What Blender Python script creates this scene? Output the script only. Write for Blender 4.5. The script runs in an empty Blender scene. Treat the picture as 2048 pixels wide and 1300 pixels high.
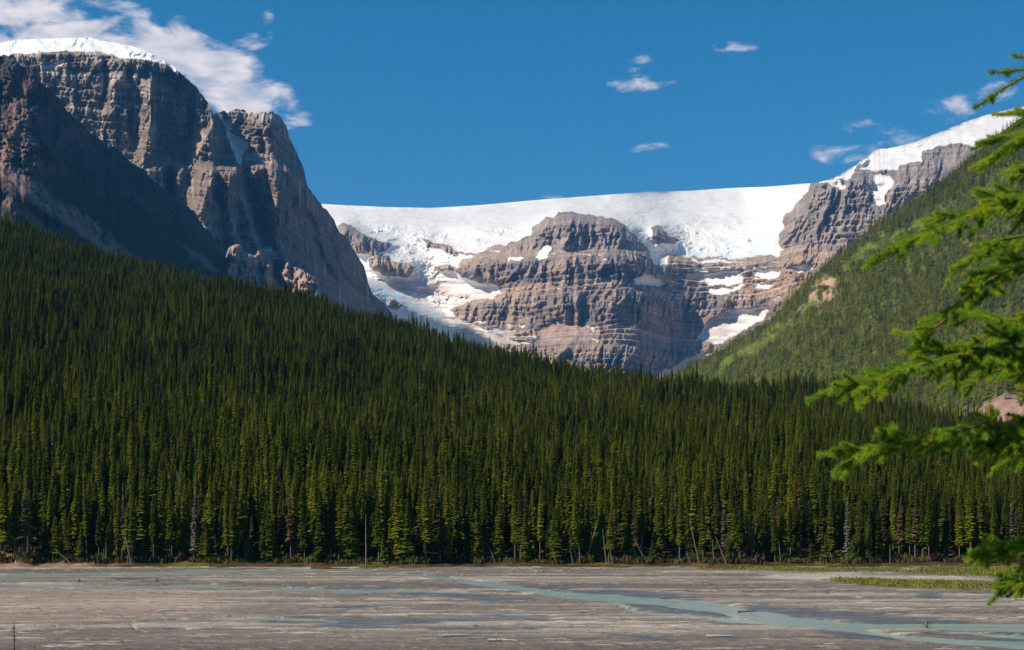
import bpy, math, random
import numpy as np
R = math.radians
random.seed(7)
rng = np.random.default_rng(11)
C = bpy.context.scene.collection

# ------------------------------------------------------------------ camera
FP, CX, HY, H = 2813.0, 1024.0, 1011.0, 15.0      # focal length (px of a 2048 wide frame), centre, horizon row, eye height
cam_d = bpy.data.cameras.new('camera')
cam = bpy.data.objects.new('camera', cam_d); C.objects.link(cam)
cam.location = (0, 0, H); cam.rotation_euler = (R(90), 0, 0)
cam_d.sensor_width = 36; cam_d.lens = FP/2048*36
cam_d.shift_y = (HY-650)/2048
cam_d.clip_start = 0.1; cam_d.clip_end = 60000
cam_d.dof.use_dof = True; cam_d.dof.focus_distance = 400; cam_d.dof.aperture_fstop = 14
bpy.context.scene.camera = cam

# ------------------------------------------------------------------ world, sun, exposure
SUN_AZ, SUN_EL = -112.0, 43.0
w = bpy.data.worlds.new('World'); bpy.context.scene.world = w; w.use_nodes = True
nt = w.node_tree; nt.nodes.clear()
def N(t, typ, **k):
    n = t.nodes.new(typ)
    for a, v in k.items(): setattr(n, a, v)
    return n
def mth(t, op, a, b=None, c=None, clamp=False):
    n = N(t, 'ShaderNodeMath', operation=op); n.use_clamp = clamp
    for i, v in enumerate((a, b, c)):
        if v is None: continue
        if isinstance(v, (int, float)): n.inputs[i].default_value = v
        else: t.links.new(v, n.inputs[i])
    return n.outputs[0]
out = N(nt, 'ShaderNodeOutputWorld')
sky = N(nt, 'ShaderNodeTexSky', sky_type='NISHITA'); sky.sun_disc = False
sky.sun_elevation = R(SUN_EL); sky.sun_rotation = R(SUN_AZ % 360); sky.altitude = 1500
sky.air_density = 1.0; sky.dust_density = 2.2; sky.ozone_density = 4.0
bg = N(nt, 'ShaderNodeBackground'); bg.inputs[1].default_value = 0.086
hs = N(nt, 'ShaderNodeHueSaturation'); hs.inputs['Saturation'].default_value = 1.36; hs.inputs['Hue'].default_value = 0.486
nt.links.new(sky.outputs[0], hs.inputs['Color']); nt.links.new(hs.outputs[0], bg.inputs[0])
# clouds far away: soft noise inside elliptical patches of directions
tc = N(nt, 'ShaderNodeTexCoord'); sp = N(nt, 'ShaderNodeSeparateXYZ'); nt.links.new(tc.outputs['Generated'], sp.inputs[0])
yy = mth(nt, 'MAXIMUM', sp.outputs[1], 0.02)
uu = mth(nt, 'DIVIDE', sp.outputs[0], yy); vv = mth(nt, 'DIVIDE', sp.outputs[2], yy)
CLOUDS = [  # px, py, half width, half height, tilt (deg), strength
 (30,22,160,56,8,1.7),(130,74,215,34,-4,1.8),(400,126,180,54,-25,2.1),(345,98,90,42,-10,1.7),(470,155,95,28,-10,1.0),(470,206,90,26,-14,2.0),
 (240,90,90,40,0,.9),(255,18,45,18,-12,.75),(345,42,45,14,0,.55),(541,50,16,26,10,.7),(470,85,60,20,5,.65),(588,238,40,22,10,.8),
 (1247,170,38,14,0,.8),(1297,160,48,22,-8,.75),(1310,118,44,11,4,.62),(1462,92,60,14,-3,.5),(1300,297,36,10,8,.62),(1112,388,50,9,0,.6),
 (1925,208,88,22,8,1.0),(1970,190,60,20,14,.85),(1890,238,50,16,8,.6),(1775,268,78,24,-8,.7),(1700,305,80,22,6,.65),(950,266,20,10,0,.3),
 (2300,120,200,60,10,1.1),(-300,60,260,90,5,1.1)]
acc = None
for (px,py,a,b,tilt,s) in CLOUDS:
    a*=1.3; b*=1.35
    u0, v0 = (px-CX)/FP, (HY-py)/FP; ct, st = math.cos(R(tilt)), math.sin(R(tilt))
    du = mth(nt,'SUBTRACT',uu,u0); dv = mth(nt,'SUBTRACT',vv,v0)
    p = mth(nt,'ADD', mth(nt,'MULTIPLY',du,ct*FP/a), mth(nt,'MULTIPLY',dv,st*FP/a))
    q = mth(nt,'ADD', mth(nt,'MULTIPLY',du,-st*FP/b), mth(nt,'MULTIPLY',dv,ct*FP/b))
    d2 = mth(nt,'ADD', mth(nt,'MULTIPLY',p,p), mth(nt,'MULTIPLY',q,q))
    m = mth(nt,'MULTIPLY', mth(nt,'SUBTRACT',1.0,d2,clamp=True), s)
    acc = m if acc is None else mth(nt,'MAXIMUM',acc,m)
cmb = N(nt,'ShaderNodeCombineXYZ'); nt.links.new(mth(nt,'MULTIPLY',uu,1.0),cmb.inputs[0]); nt.links.new(mth(nt,'MULTIPLY',vv,2.1),cmb.inputs[1])
nz = N(nt,'ShaderNodeTexNoise'); nz.inputs['Scale'].default_value=26; nz.inputs['Detail'].default_value=8; nz.inputs['Roughness'].default_value=.58; nz.inputs['Distortion'].default_value=.35
nt.links.new(cmb.outputs[0], nz.inputs['Vector'])
den = mth(nt,'ADD', acc, mth(nt,'MULTIPLY', mth(nt,'SUBTRACT',nz.outputs[0],.5), 5.2))
mr = N(nt,'ShaderNodeMapRange', interpolation_type='SMOOTHSTEP'); mr.inputs[1].default_value=.30; mr.inputs[2].default_value=1.7
nt.links.new(den, mr.inputs[0])
alpha = mth(nt,'MULTIPLY', mth(nt,'MULTIPLY', mr.outputs[0], mth(nt,'MULTIPLY',acc,3.0,clamp=True)), .97)
nz2 = N(nt,'ShaderNodeTexNoise'); nz2.inputs['Scale'].default_value=40; nz2.inputs['Detail'].default_value=5
nt.links.new(cmb.outputs[0], nz2.inputs['Vector'])
cr = N(nt,'ShaderNodeValToRGB'); cr.color_ramp.elements[0].position=.35; cr.color_ramp.elements[0].color=(.55,.58,.66,1)
cr.color_ramp.elements[1].position=.62; cr.color_ramp.elements[1].color=(.97,.88,.86,1)
nt.links.new(nz2.outputs[0], cr.inputs[0])
cb = N(nt,'ShaderNodeBackground'); cb.inputs[1].default_value=.80; nt.links.new(cr.outputs[0], cb.inputs[0])
mx = N(nt,'ShaderNodeMixShader'); nt.links.new(alpha,mx.inputs[0]); nt.links.new(bg.outputs[0],mx.inputs[1]); nt.links.new(cb.outputs[0],mx.inputs[2])
nt.links.new(mx.outputs[0], out.inputs[0])

sd = bpy.data.lights.new('sun','SUN'); sd.energy = 5.0; sd.angle = R(.5); sd.color = (1.0,.87,.70)
so = bpy.data.objects.new('sun', sd); C.objects.link(so)
so.rotation_euler = (R(90-SUN_EL), 0, R(-SUN_AZ+180))
vs = bpy.context.scene.view_settings
vs.view_transform = 'Standard'; vs.look = 'None'; vs.gamma = 1; vs.exposure = 0.38

# ------------------------------------------------------------------ helpers
def tag(o, label=None, cat=None, group=None, kind=None):
    if label: o['label'] = label
    if cat: o['category'] = cat
    if group: o['group'] = group
    if kind: o['kind'] = kind
    return o
def hsh(ix, iy, seed):
    h = (ix.astype(np.int64)*374761393 + iy.astype(np.int64)*668265263 + seed*1442695041) & 0xffffffff
    h = ((h ^ (h >> 13))*1274126177) & 0xffffffff
    h = ((h ^ (h >> 16))*2246822519) & 0xffffffff
    return ((h ^ (h >> 15)) & 0xffff)/65535.0
def vn(x, y, seed=0):
    ix, iy = np.floor(x), np.floor(y); fx, fy = x-ix, y-iy
    fx = fx*fx*(3-2*fx); fy = fy*fy*(3-2*fy)
    a, b, c, d = hsh(ix,iy,seed), hsh(ix+1,iy,seed), hsh(ix,iy+1,seed), hsh(ix+1,iy+1,seed)
    return 2*((a*(1-fx)+b*fx)*(1-fy)+(c*(1-fx)+d*fx)*fy)-1
def fbm(x, y, seed=0, o=4, g=.5):
    s = 0; a = 1; t = 0
    for i in range(o):
        s = s + a*vn(x*2**i+13.7*i, y*2**i-7.3*i, seed+i*17); t += a; a *= g
    return s/t*1.5
def vl(x, y, seed=0):
    ix, iy = np.floor(x), np.floor(y); fx, fy = x-ix, y-iy
    a, b, c, d = hsh(ix,iy,seed), hsh(ix+1,iy,seed), hsh(ix,iy+1,seed), hsh(ix+1,iy+1,seed)
    lo = (fx+fy) < 1
    return 2*np.where(lo, a+(b-a)*fx+(c-a)*fy, d+(c-d)*(1-fx)+(b-d)*(1-fy))-1
def rdg(x, y, seed=0, o=3, g=.5):      # ridged: 1 on crests, falling to both sides
    s = 0; a = 1; t = 0
    for i in range(o):
        s = s + a*(1-2*np.abs(vl(x*2.03**i+5.1*i, y*2.03**i+3.9*i, seed+i*31))); t += a; a *= g
    return s/t
def inpoly(X, Y, poly):
    r = np.zeros(X.shape, bool); n = len(poly)
    for i in range(n):
        x1,y1 = poly[i]; x2,y2 = poly[(i+1)%n]
        if y1 == y2: continue
        c = ((Y < y1) != (Y < y2)) & (X < (x2-x1)*(Y-y1)/(y2-y1)+x1)
        r ^= c
    return r
def anyof(X, Y, polys):
    r = np.zeros(X.shape, bool)
    for p in polys: r |= inpoly(X, Y, p)
    return r
def blur(a, k):                         # separable box blur, twice
    a = a.astype(float)
    for _ in range(2):
        for ax in (0,1):
            p = [(0,0),(0,0)]; p[ax] = (k+1,k)
            c = np.cumsum(np.pad(a, p, mode='edge'), axis=ax)
            n = 2*k+1
            a = (np.take(c, range(n, c.shape[ax]), axis=ax)-np.take(c, range(0, c.shape[ax]-n), axis=ax))/n
    return a
def ss(a, b, x):
    t = np.clip((x-a)/(b-a), 0, 1); return t*t*(3-2*t)
def ip(x, pts):
    p = np.array(pts, float); return np.interp(x, p[:,0], p[:,1])
def lerp(a, b, t): return a+(b-a)*t
def mixc(c, col, m): return c*(1-m[...,None])+np.array(col)*m[...,None]
def mesh_np(name, V, F, mat, smooth=False, parent=None, col=None, extra=None):
    V = np.asarray(V, float).reshape(-1,3); F = np.asarray(F, np.int32)
    me = bpy.data.meshes.new(name); k = F.shape[1]
    me.vertices.add(len(V)); me.vertices.foreach_set('co', V.ravel())
    me.loops.add(F.size); me.loops.foreach_set('vertex_index', F.ravel())
    me.polygons.add(len(F)); me.polygons.foreach_set('loop_start', np.arange(len(F), dtype=np.int32)*k)
    me.polygons.foreach_set('loop_total', np.full(len(F), k, np.int32))
    if smooth: me.polygons.foreach_set('use_smooth', np.ones(len(F), bool))
    if col is not None:
        ca = me.color_attributes.new('tint', 'FLOAT_COLOR', 'POINT')
        c4 = np.ones((len(V),4)); c4[:,:3] = np.asarray(col).reshape(-1,3); ca.data.foreach_set('color', c4.ravel())
    for an, av in (extra or {}).items():
        at = me.attributes.new(an, 'FLOAT', 'POINT'); at.data.foreach_set('value', np.asarray(av, float).ravel())
    me.update(calc_edges=True); me.validate()
    me.materials.append(mat)
    o = bpy.data.objects.new(name, me); C.objects.link(o)
    if parent: o.parent = parent
    return o
def grid_faces(ny, nx, keep=None):
    i = np.arange(ny*nx).reshape(ny, nx)
    a, b, c, d = i[:-1,:-1], i[:-1,1:], i[1:,1:], i[1:,:-1]
    F = np.stack([a,d,c,b], -1)
    return F.reshape(-1,4) if keep is None else F[keep]
def sub(name, V, F, mat, col, **k):     # mesh of only the vertices its faces use
    u, inv = np.unique(F, return_inverse=True)
    return mesh_np(name, V.reshape(-1,3)[u], inv.reshape(F.shape), mat, col=col.reshape(-1,3)[u], **k)
def world(PX, PY, D):
    return np.stack([(PX-CX)/FP*D, D, H+(HY-PY)/FP*D], -1)

def bsdf(name, col=(.5,.5,.5), rough=.9, spec=.3):
    m = bpy.data.materials.new(name); m.use_nodes = True
    b = m.node_tree.nodes['Principled BSDF']
    b.inputs['Base Color'].default_value = (*col,1); b.inputs['Roughness'].default_value = rough
    b.inputs['Specular IOR Level'].default_value = spec
    return m, m.node_tree, b
def noise_node(t, scale, detail=5, rough=.55, vec=None, stretch=None):
    n = N(t,'ShaderNodeTexNoise'); n.inputs['Scale'].default_value=scale; n.inputs['Detail'].default_value=detail; n.inputs['Roughness'].default_value=rough
    if vec is None:
        g = N(t,'ShaderNodeNewGeometry'); vec = g.outputs['Position']
    if stretch:
        mp = N(t,'ShaderNodeMapping'); mp.inputs['Scale'].default_value = stretch; t.links.new(vec, mp.inputs[0]); vec = mp.outputs[0]
    t.links.new(vec, n.inputs['Vector']); return n.outputs[0]
def tint_mat(name, scale, lo, hi, bump=0., bscale=None, rough=.95, spec=.04, stretch=None):
    """colour from the mesh's tint attribute, painted shade included, broken up by procedural noise, plus bump"""
    m, t, b = bsdf(name, rough=rough, spec=spec)
    at = N(t,'ShaderNodeAttribute', attribute_name='tint')
    nz = noise_node(t, scale, 7, .62, stretch=stretch)
    r = N(t,'ShaderNodeMapRange'); r.inputs[1].default_value=.3; r.inputs[2].default_value=.7; r.inputs[3].default_value=lo; r.inputs[4].default_value=hi
    t.links.new(nz, r.inputs[0])
    v = N(t,'ShaderNodeVectorMath', operation='SCALE'); t.links.new(at.outputs['Color'], v.inputs[0]); t.links.new(r.outputs[0], v.inputs['Scale'])
    t.links.new(v.outputs[0], b.inputs['Base Color'])
    if bump:
        bn = N(t,'ShaderNodeBump'); bn.inputs['Strength'].default_value = 1; bn.inputs['Distance'].default_value = bump
        t.links.new(noise_node(t, bscale or scale, 6, .6, stretch=stretch), bn.inputs['Height']); t.links.new(bn.outputs[0], b.inputs['Normal'])
    return m
M_rock = tint_mat('rock', .03, .72, 1.25, 5, .02, stretch=(1,1,.45))
M_ice = tint_mat('glacier_ice', .02, .93, 1.03, 3, .02, rough=.6, spec=.3)
M_snow = M_ice

# ------------------------------------------------------------------ far headwall with the icefield
def headwall():
    nx, ny = 1500, 430
    px = np.linspace(560, 2180, nx)
    skyl = ip(px, [(560,404),(640,408),(700,411),(760,413),(860,415),(940,411),(1000,406),(1100,398),(1200,391),(1300,384),(1380,383),(1450,378),(1530,374),(1600,368),(1629,366),
                   (1656,360),(1680,349),(1700,337),(1713,330),(1729,315),(1748,302),(1762,297),(1800,291),(1833,282),(1875,265),(1933,242),(1971,230),(2029,216),(2060,211),(2180,190)])
    rk = ss(1690,1715,px)*(1-ss(1765,1800,px))
    skyl = skyl + rk*fbm(px/9, px*0, 3, 3)*1.6 + fbm(px/160, px*0, 5, 2)*1.5
    t = np.linspace(0, 1, ny)[:,None]
    PX = np.broadcast_to(px, (ny,nx)); PY = skyl+(800-skyl)*t
    wx = PX+fbm(PX/14,PY/14,21,4)*5; wy = PY+fbm(PX/14,PY/14,22,4)*4
    R1 = [(679,446),(699,449),(716,463),(733,473),(747,476),(764,483),(778,487),(778,495),(764,504),(750,509),(716,507),(700,500),(670,480)]
    R2 = [(738,512),(754,511),(778,512),(778,523),(805,526),(832,528),(829,538),(819,552),(805,555),(771,552),(747,541),(737,528)]
    R3 = [(846,479),(870,485),(897,490),(912,500),(930,507),(955,506),(950,511),(908,508),(890,505),(870,497),(853,497)]
    R4 = [(962,500),(979,492),(1010,490),(1041,478),(1061,470),(1065,456),(1078,447),(1092,435),(1109,432),(1119,423),(1137,421),(1151,423),(1185,430),(1226,435),(1250,449),
          (1271,470),(1291,494),(1306,520),(1312,530),(1336,530),(1338,511),(1360,511),(1380,514),(1442,514),(1469,517),(1493,514),(1531,511),(1560,509),(1570,500),(1557,486),
          (1556,470),(1568,458),(1568,435),(1575,422),(1596,405),(1613,384),(1626,360),(2400,100),(2400,900),(1095,900),(1095,719),(1085,697),(1078,685),(1061,662),(1044,650),(1010,647),
          (993,638),(966,642),(925,638),(904,631),(900,620),(928,606),(942,600),(986,598),(1003,589),(996,572),(955,565),(928,555),(908,542),(884,540),(868,533),(884,531),(915,534),(918,526),(928,517),(952,511)]
    R5 = [(1300,455),(1319,453),(1339,470),(1362,481),(1353,488),(1322,486),(1305,477)]
    R6 = [(776,600),(791,600),(806,613),(791,618),(778,611)]
    R7=[(1004,688),(1050,690),(1092,700),(1110,770),(1040,735),(1012,706)]
    R8=[(928,636),(993,634),(1065,650),(1105,700),(1092,724),(1052,694),(1010,672),(960,656)]
    rock = anyof(wx, wy, [R1,R2,R3,R4,R5,R6,R7]) | (inpoly(wx,wy,R8)&(fbm(PX/26,PY/7,398,4)>-.25))
    S = [[(1721,341),(1727,333),(1745,318),(1764,299),(1833,270),(1875,250),(2300,100),(2300,340),(1975,290),(1956,296),(1936,290),(1921,288),(1894,288),(1863,296),(1844,304),(1842,319),(1833,323),(1802,331),(1794,338)],
         [(1636,366),(1698,357),(1702,344),(1714,334),(1700,322),(1650,345)],
         [(1748,350),(1763,348),(1779,354),(1786,365),(1779,385),(1767,396),(1769,408),(1756,412),(1744,404),(1744,388),(1731,377),(1736,369),(1748,373)],
         [(1377,545),(1408,546),(1428,543),(1462,543),(1483,541),(1490,555),(1483,568),(1455,569),(1418,569),(1401,562),(1377,556)],
         [(1507,536),(1531,541),(1558,535),(1563,541),(1555,555),(1527,556),(1507,552)],
         [(1411,574),(1442,575),(1483,571),(1479,581),(1462,582),(1442,589),(1421,588)],[(1507,568),(1545,567),(1535,578),(1507,578)],
         [(1265,559),(1291,551),(1319,555),(1334,569),(1305,572),(1271,566)],[(1068,517),(1078,500),(1090,486),(1103,496),(1092,514),(1080,522)],
         [(1012,518),(1041,510),(1046,517),(1020,522)],[(1380,519),(1450,521),(1490,524),(1450,526),(1382,524)],[(1388,533),(1440,537),(1440,541),(1390,540)],
         [(1394,680),(1408,658),(1418,640),(1435,630),(1462,620),(1493,617),(1531,613),(1540,623),(1524,640),(1493,658),(1459,678),(1442,690),(1421,684)],
         [(1300,757),(1339,736),(1373,716),(1420,697),(1420,708),(1373,735),(1336,760)],[(1176,652),(1190,657),(1189,667)],[(1180,674),(1197,684),(1194,688)],
         [(1570,539),(1592,530),(1625,535),(1614,543)],[(915,496),(942,498),(960,488),(982,491),(962,503),(930,505)],[(1652,362),(1680,362),(1694,372),(1680,378)],
         [(700,604),(740,575),(760,590),(750,610)]]
    snow = (~rock) | anyof(wx, wy, S)
    # thin snow lines lying on the ledges
    led = (fbm(PX/40, PY/2.2, 40, 3) > .60) & (((PX>1340)&(PX<1560)&(PY>512)&(PY<600)) | ((PX>940)&(PX<1300)&(PY>498)&(PY<525)&(fbm(PX/14,PY/9,140,2)>.1)) | ((PX>1000)&(PX<1290)&(PY>560)&(PY<580)&(fbm(PX/14,PY/9,141,2)>.45)) )
    snow |= led & (wx > 0)
    sm = blur(snow, 2)
    # --- distance of the surface, m
    lat = ip(px, [(560,7900),(650,7850),(760,7900),(880,7950),(960,7650),(1050,7400),(1130,7200),(1225,7130),(1262,7180),(1300,7450),(1345,7780),(1400,7830),(1480,7700),(1530,7550),(1570,7250),(1640,7000),(1720,6900),(1850,6700),(2050,6500),(2180,6400)])
    lat = np.convolve(np.pad(lat,10,mode='edge'), np.ones(21)/21, 'valid')
    prC = [(800,-900),(752,-760),(748,-640),(697,-560),(692,-540),(645,-300),(642,-280),(590,-240),(572,-140),(560,-110),(522,-70),(518,-60),(498,120),(494,130),(430,200),(424,260),(400,1500),(370,2300)]
    prI = [(800,-900),(700,-650),(640,-250),(600,-50),(560,100),(520,250),(480,520),(450,800),(420,1700),(400,2200),(360,3000)]
    prP = [(800,-900),(700,-500),(620,-250),(520,-60),(500,40),(480,80),(400,200),(362,240),(350,330),(300,800),(250,1300),(190,1900)]
    a = ss(1050,1120,PX+0*PY)*(1-ss(1240,1330,PX))
    c = ss(1480,1640,PX)
    f = lambda pr: ip(PY.ravel(), sorted(pr)).reshape(PY.shape)
    dC, dI, dP = f(prC), f(prI), f(prP)
    rw = np.clip(blur(rock, 10),0,1)
    D0 = lat + (dI*(1-rw)+dC*rw)*(1-c) + dP*c
    # lower left ice tilted away from the sun to put it in shade
    ln = ip(px,[(560,520),(735,560),(800,588),(860,618),(930,655),(1000,698),(1100,745)])
    M = ss(-4,14,PY-ln)*ss(1010,960,PX)
    D0 = blur(lerp(D0, 6980+3.2*(PX-735)+(700-PY)*1.2, M), 5)
    D0 = blur(D0, 6)
    cl = (1-blur(snow, 2)).clip(0,1)
    scree = anyof(wx, wy, [[(1068,660),(1090,648),(1113,640),(1133,644),(1178,644),(1192,690),(1078,692)],[(940,500),(1060,500),(1300,492),(1300,500),(1060,517),(940,520)]])
    strat = anyof(wx, wy, [[(1180,650),(1240,635),(1380,640),(1410,665),(1390,692),(1190,692)],[(980,567),(1290,568),(1290,584),(1010,588)],[(1340,512),(1560,512),(1560,590),(1340,585)]])
    sb = blur(scree, 5); tb = blur(strat, 5)
    rib = cl*(1-.85*sb)*(1-.5*tb)
    wpx = PX+fbm(PX/70,PY/60,31,3)*14
    D = D0 - rib*(rdg(wpx/66, PY/230, 41, 3)*80 + rdg(wpx/26, PY/70, 45, 3)*56 + rdg(wpx/10.5+PY/60, PY/30, 48, 3)*24 + fbm(PX/4.5, PY/7, 50, 5)*12)
    D += (1-rib)*fbm(PX/30, PY/22, 61, 4)*14
    D -= (cl*sb)*rdg((PX+PY*.3)/11, PY/60, 55, 2)*3.0
    z = (HY-PY)/FP*D0
    ph = z/34+fbm(PX/130,PY/40,70,3)*.9; fr = ph-np.floor(ph)
    smk = ss(-.5,.5,fbm(PX/90,PY/35,72,3)); D += cl*(.25+.45*smk+1.0*tb)*27*(ss(.78,1,fr)-fr)
    ph = z/11+fbm(PX/60,PY/30,71,3)*1.2; fr = ph-np.floor(ph); D += cl*(.15+.4*smk+.9*tb)*6.5*(ss(.7,1,fr)-fr)
    # ice: serac fields and thickness
    ser = anyof(wx, wy, [[(660,440),(700,430),(800,450),(900,470),(1000,455),(1080,425),(1070,470),(960,500),(900,480),(850,520),(900,560),(1000,600),(930,640),(840,600),(720,590),(800,500)],
                         [(1230,425),(1330,410),(1480,430),(1568,450),(1560,520),(1330,530),(1270,470)],[(860,500),(980,500),(900,540),(860,540)]])
    se = blur(ser, 12)*blur(snow,2)
    clump = ss(-.35,.45,fbm(PX/38,PY/22,83,3))
    D -= se*(fbm(PX/26+fbm(PX/30,PY/30,80,2)*.6, PY/13, 81, 4)*44 + clump*(rdg(PX/13+PY/30, PY/7, 84, 2)*13+fbm(PX/5,PY/4,85,3)*17))
    D -= blur(snow,3)*np.where(PY<540,30,14)*(1-c*.6)
    D += blur(snow,3)*(1-se)*ss(.25,.7,fbm(PX/24+PY/40,PY/3.2,301,3))*8*(PY>skyl+12)
    D += snow*(1-se)*fbm(PX/50,PY/14,88,3)*12
    D += sm*0
    V = world(PX, PY, D)
    # --- colours of the ground, with some shade painted into the ice
    band = fbm(z/26, z*0+3, 90, 4); pat = fbm(PX/45, PY/45, 91, 4); st = fbm(PX/5, PY/40, 92, 3); fine = fbm(PX/3,PY/3,93,2)
    col = np.zeros((ny,nx,3))+np.array((.235,.185,.150))
    col = mixc(col, (.37,.27,.20), ss(-.1,.7,band*.7+pat*.7))
    col = mixc(col, (.155,.138,.135), ss(0,.7,-band*.7-pat*.8))
    col = mixc(col, (.36,.24,.16), ss(.45,.9,st+.25*pat)*.55)
    col = mixc(col, (.30,.225,.19), np.clip(sb*.9,0,1)); col = mixc(col, (.30,.21,.175), tb*.55*ss(-.3,.5,fbm(PX/80,z/9,94,2)))
    red = blur(anyof(wx,wy,[[(1560,480),(1740,470),(1700,560),(1560,640),(1530,600)],[(1650,365),(1740,370),(1740,395),(1650,385)],[(1795,325),(1840,320),(1840,345),(1790,420),(1780,400)]]),6)
    col = mixc(col, (.32,.235,.17), red*.7)
    og = blur(anyof(wx,wy,[[(1225,590),(1260,590),(1250,625),(1232,630)],[(1380,560),(1650,545),(1600,600),(1560,600)]]),4)
    col = mixc(col, (.36,.23,.13), og*.45)
    col = mixc(col,(.20,.182,.178),ss(512,484,PY+8*pat)*.6)
    col = mixc(col,(.36,.235,.155),ss(600,660,PY)*ss(-.2,.5,fbm(z/13,PX/200,195,3))*.6)
    b2 = fbm(z/9, PX/300, 190, 3); col *= (1+.15*st+.12*fine+.30*b2)[...,None]
    dirt = blur(anyof(wx,wy,[[(780,560),(900,560),(1000,590),(940,640),(1100,700),(1080,740),(900,660),(800,610)],[(1380,690),(1400,640),(1540,600),(1560,640),(1440,700)],[(1290,760),(1430,690),(1430,715),(1330,765)]]),8)
    ic = np.zeros((ny,nx,3))+np.array((.70,.69,.68))
    ic = mixc(ic, (.46,.60,.66), se*ss(-.15,.75,-rdg(PX/13+fbm(PX/20,PY/20,197,2),PY/7,97,4)+.5*fbm(PX/30,PY/16,196,3))*.85)  # blue between the seracs, their shading painted into the ice
    ic = mixc(ic, (.52,.70,.78), blur(anyof(wx,wy,[[(730,570),(800,590),(860,640),(960,680),(1050,700),(1050,720),(900,700),(740,620)],[(1350,505),(1560,500),(1560,516),(1350,516)],[(1065,440),(1075,430),(1060,475),(1040,480)]]),4)*.5)  # blue shade on the lower left tongue painted into the ice colour
    ic = mixc(ic, (.50,.42,.37), dirt*ss(-.5,.5,fbm(PX/40,PY/5,98,4))*.9)
    ic = mixc(ic, (.42,.37,.335), blur(anyof(wx,wy,[[(900,636),(990,638),(1060,662),(1095,700),(1080,730),(1000,712),(940,680),(890,650)]]),5)*ss(-.9,.2,fbm(PX/30,PY/6,298,4)))
    ic = mixc(ic, (.20,.18,.175), blur(anyof(wx,wy,[[(880,625),(990,640),(1090,690),(1080,730),(1000,715),(900,655)]]),4)*ss(.0,.4,fbm(PX/20,PY/5,198,4)))
    ic = mixc(ic, (.42,.58,.66), np.clip(M*ss(760,800,PX+PY*.15)*.55,0,1))  # more painted blue shade over the tilted lower left ice
    cre = ss(.30,.75,fbm(PX/22+PY/40,PY/2.6,301,4))*ss(-.4,.5,fbm(PX/60,PY/25,302,2))*(PY>skyl+14)  # crevasses drawn as dark lines, their shade put into the colour
    ic = mixc(ic, (.44,.50,.53), cre*.55*(1-.5*se)); D = D+0
    ic *= (1+.07*fbm(PX/12,PY/3,99,3)+.05*fbm(PX/90,PY/20,303,3))[...,None]
    allc = np.where(snow[...,None], ic, col).clip(.02,.92)
    fs = (snow[:-1,:-1].astype(int)+snow[1:,1:]+snow[:-1,1:]+snow[1:,:-1]) >= 2
    sub('headwall_cliffs', V, grid_faces(ny,nx,~fs), M_rock, allc)['kind'] = 'structure'
    sub('icefield_glacier', V, grid_faces(ny,nx,fs), M_ice, allc, smooth=True)['kind'] = 'structure'
    # the far side of the plateau and the foot of the wall
    top = V[0]; back = top+np.array((0,2500,-900)); foot = V[-1].copy(); foot2 = foot+np.array((0,-300,0)); foot2[:,2] = -5
    for nm, A, B, m, cc in (('icefield_plateau',back,top,M_ice,allc[0]),('headwall_scree_foot',foot,foot2,M_rock,allc[-1])):
        sub(nm, np.stack([A,B]), grid_faces(2,nx), m, np.stack([cc,cc]), smooth=True)['kind'] = 'structure'
headwall()

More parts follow.
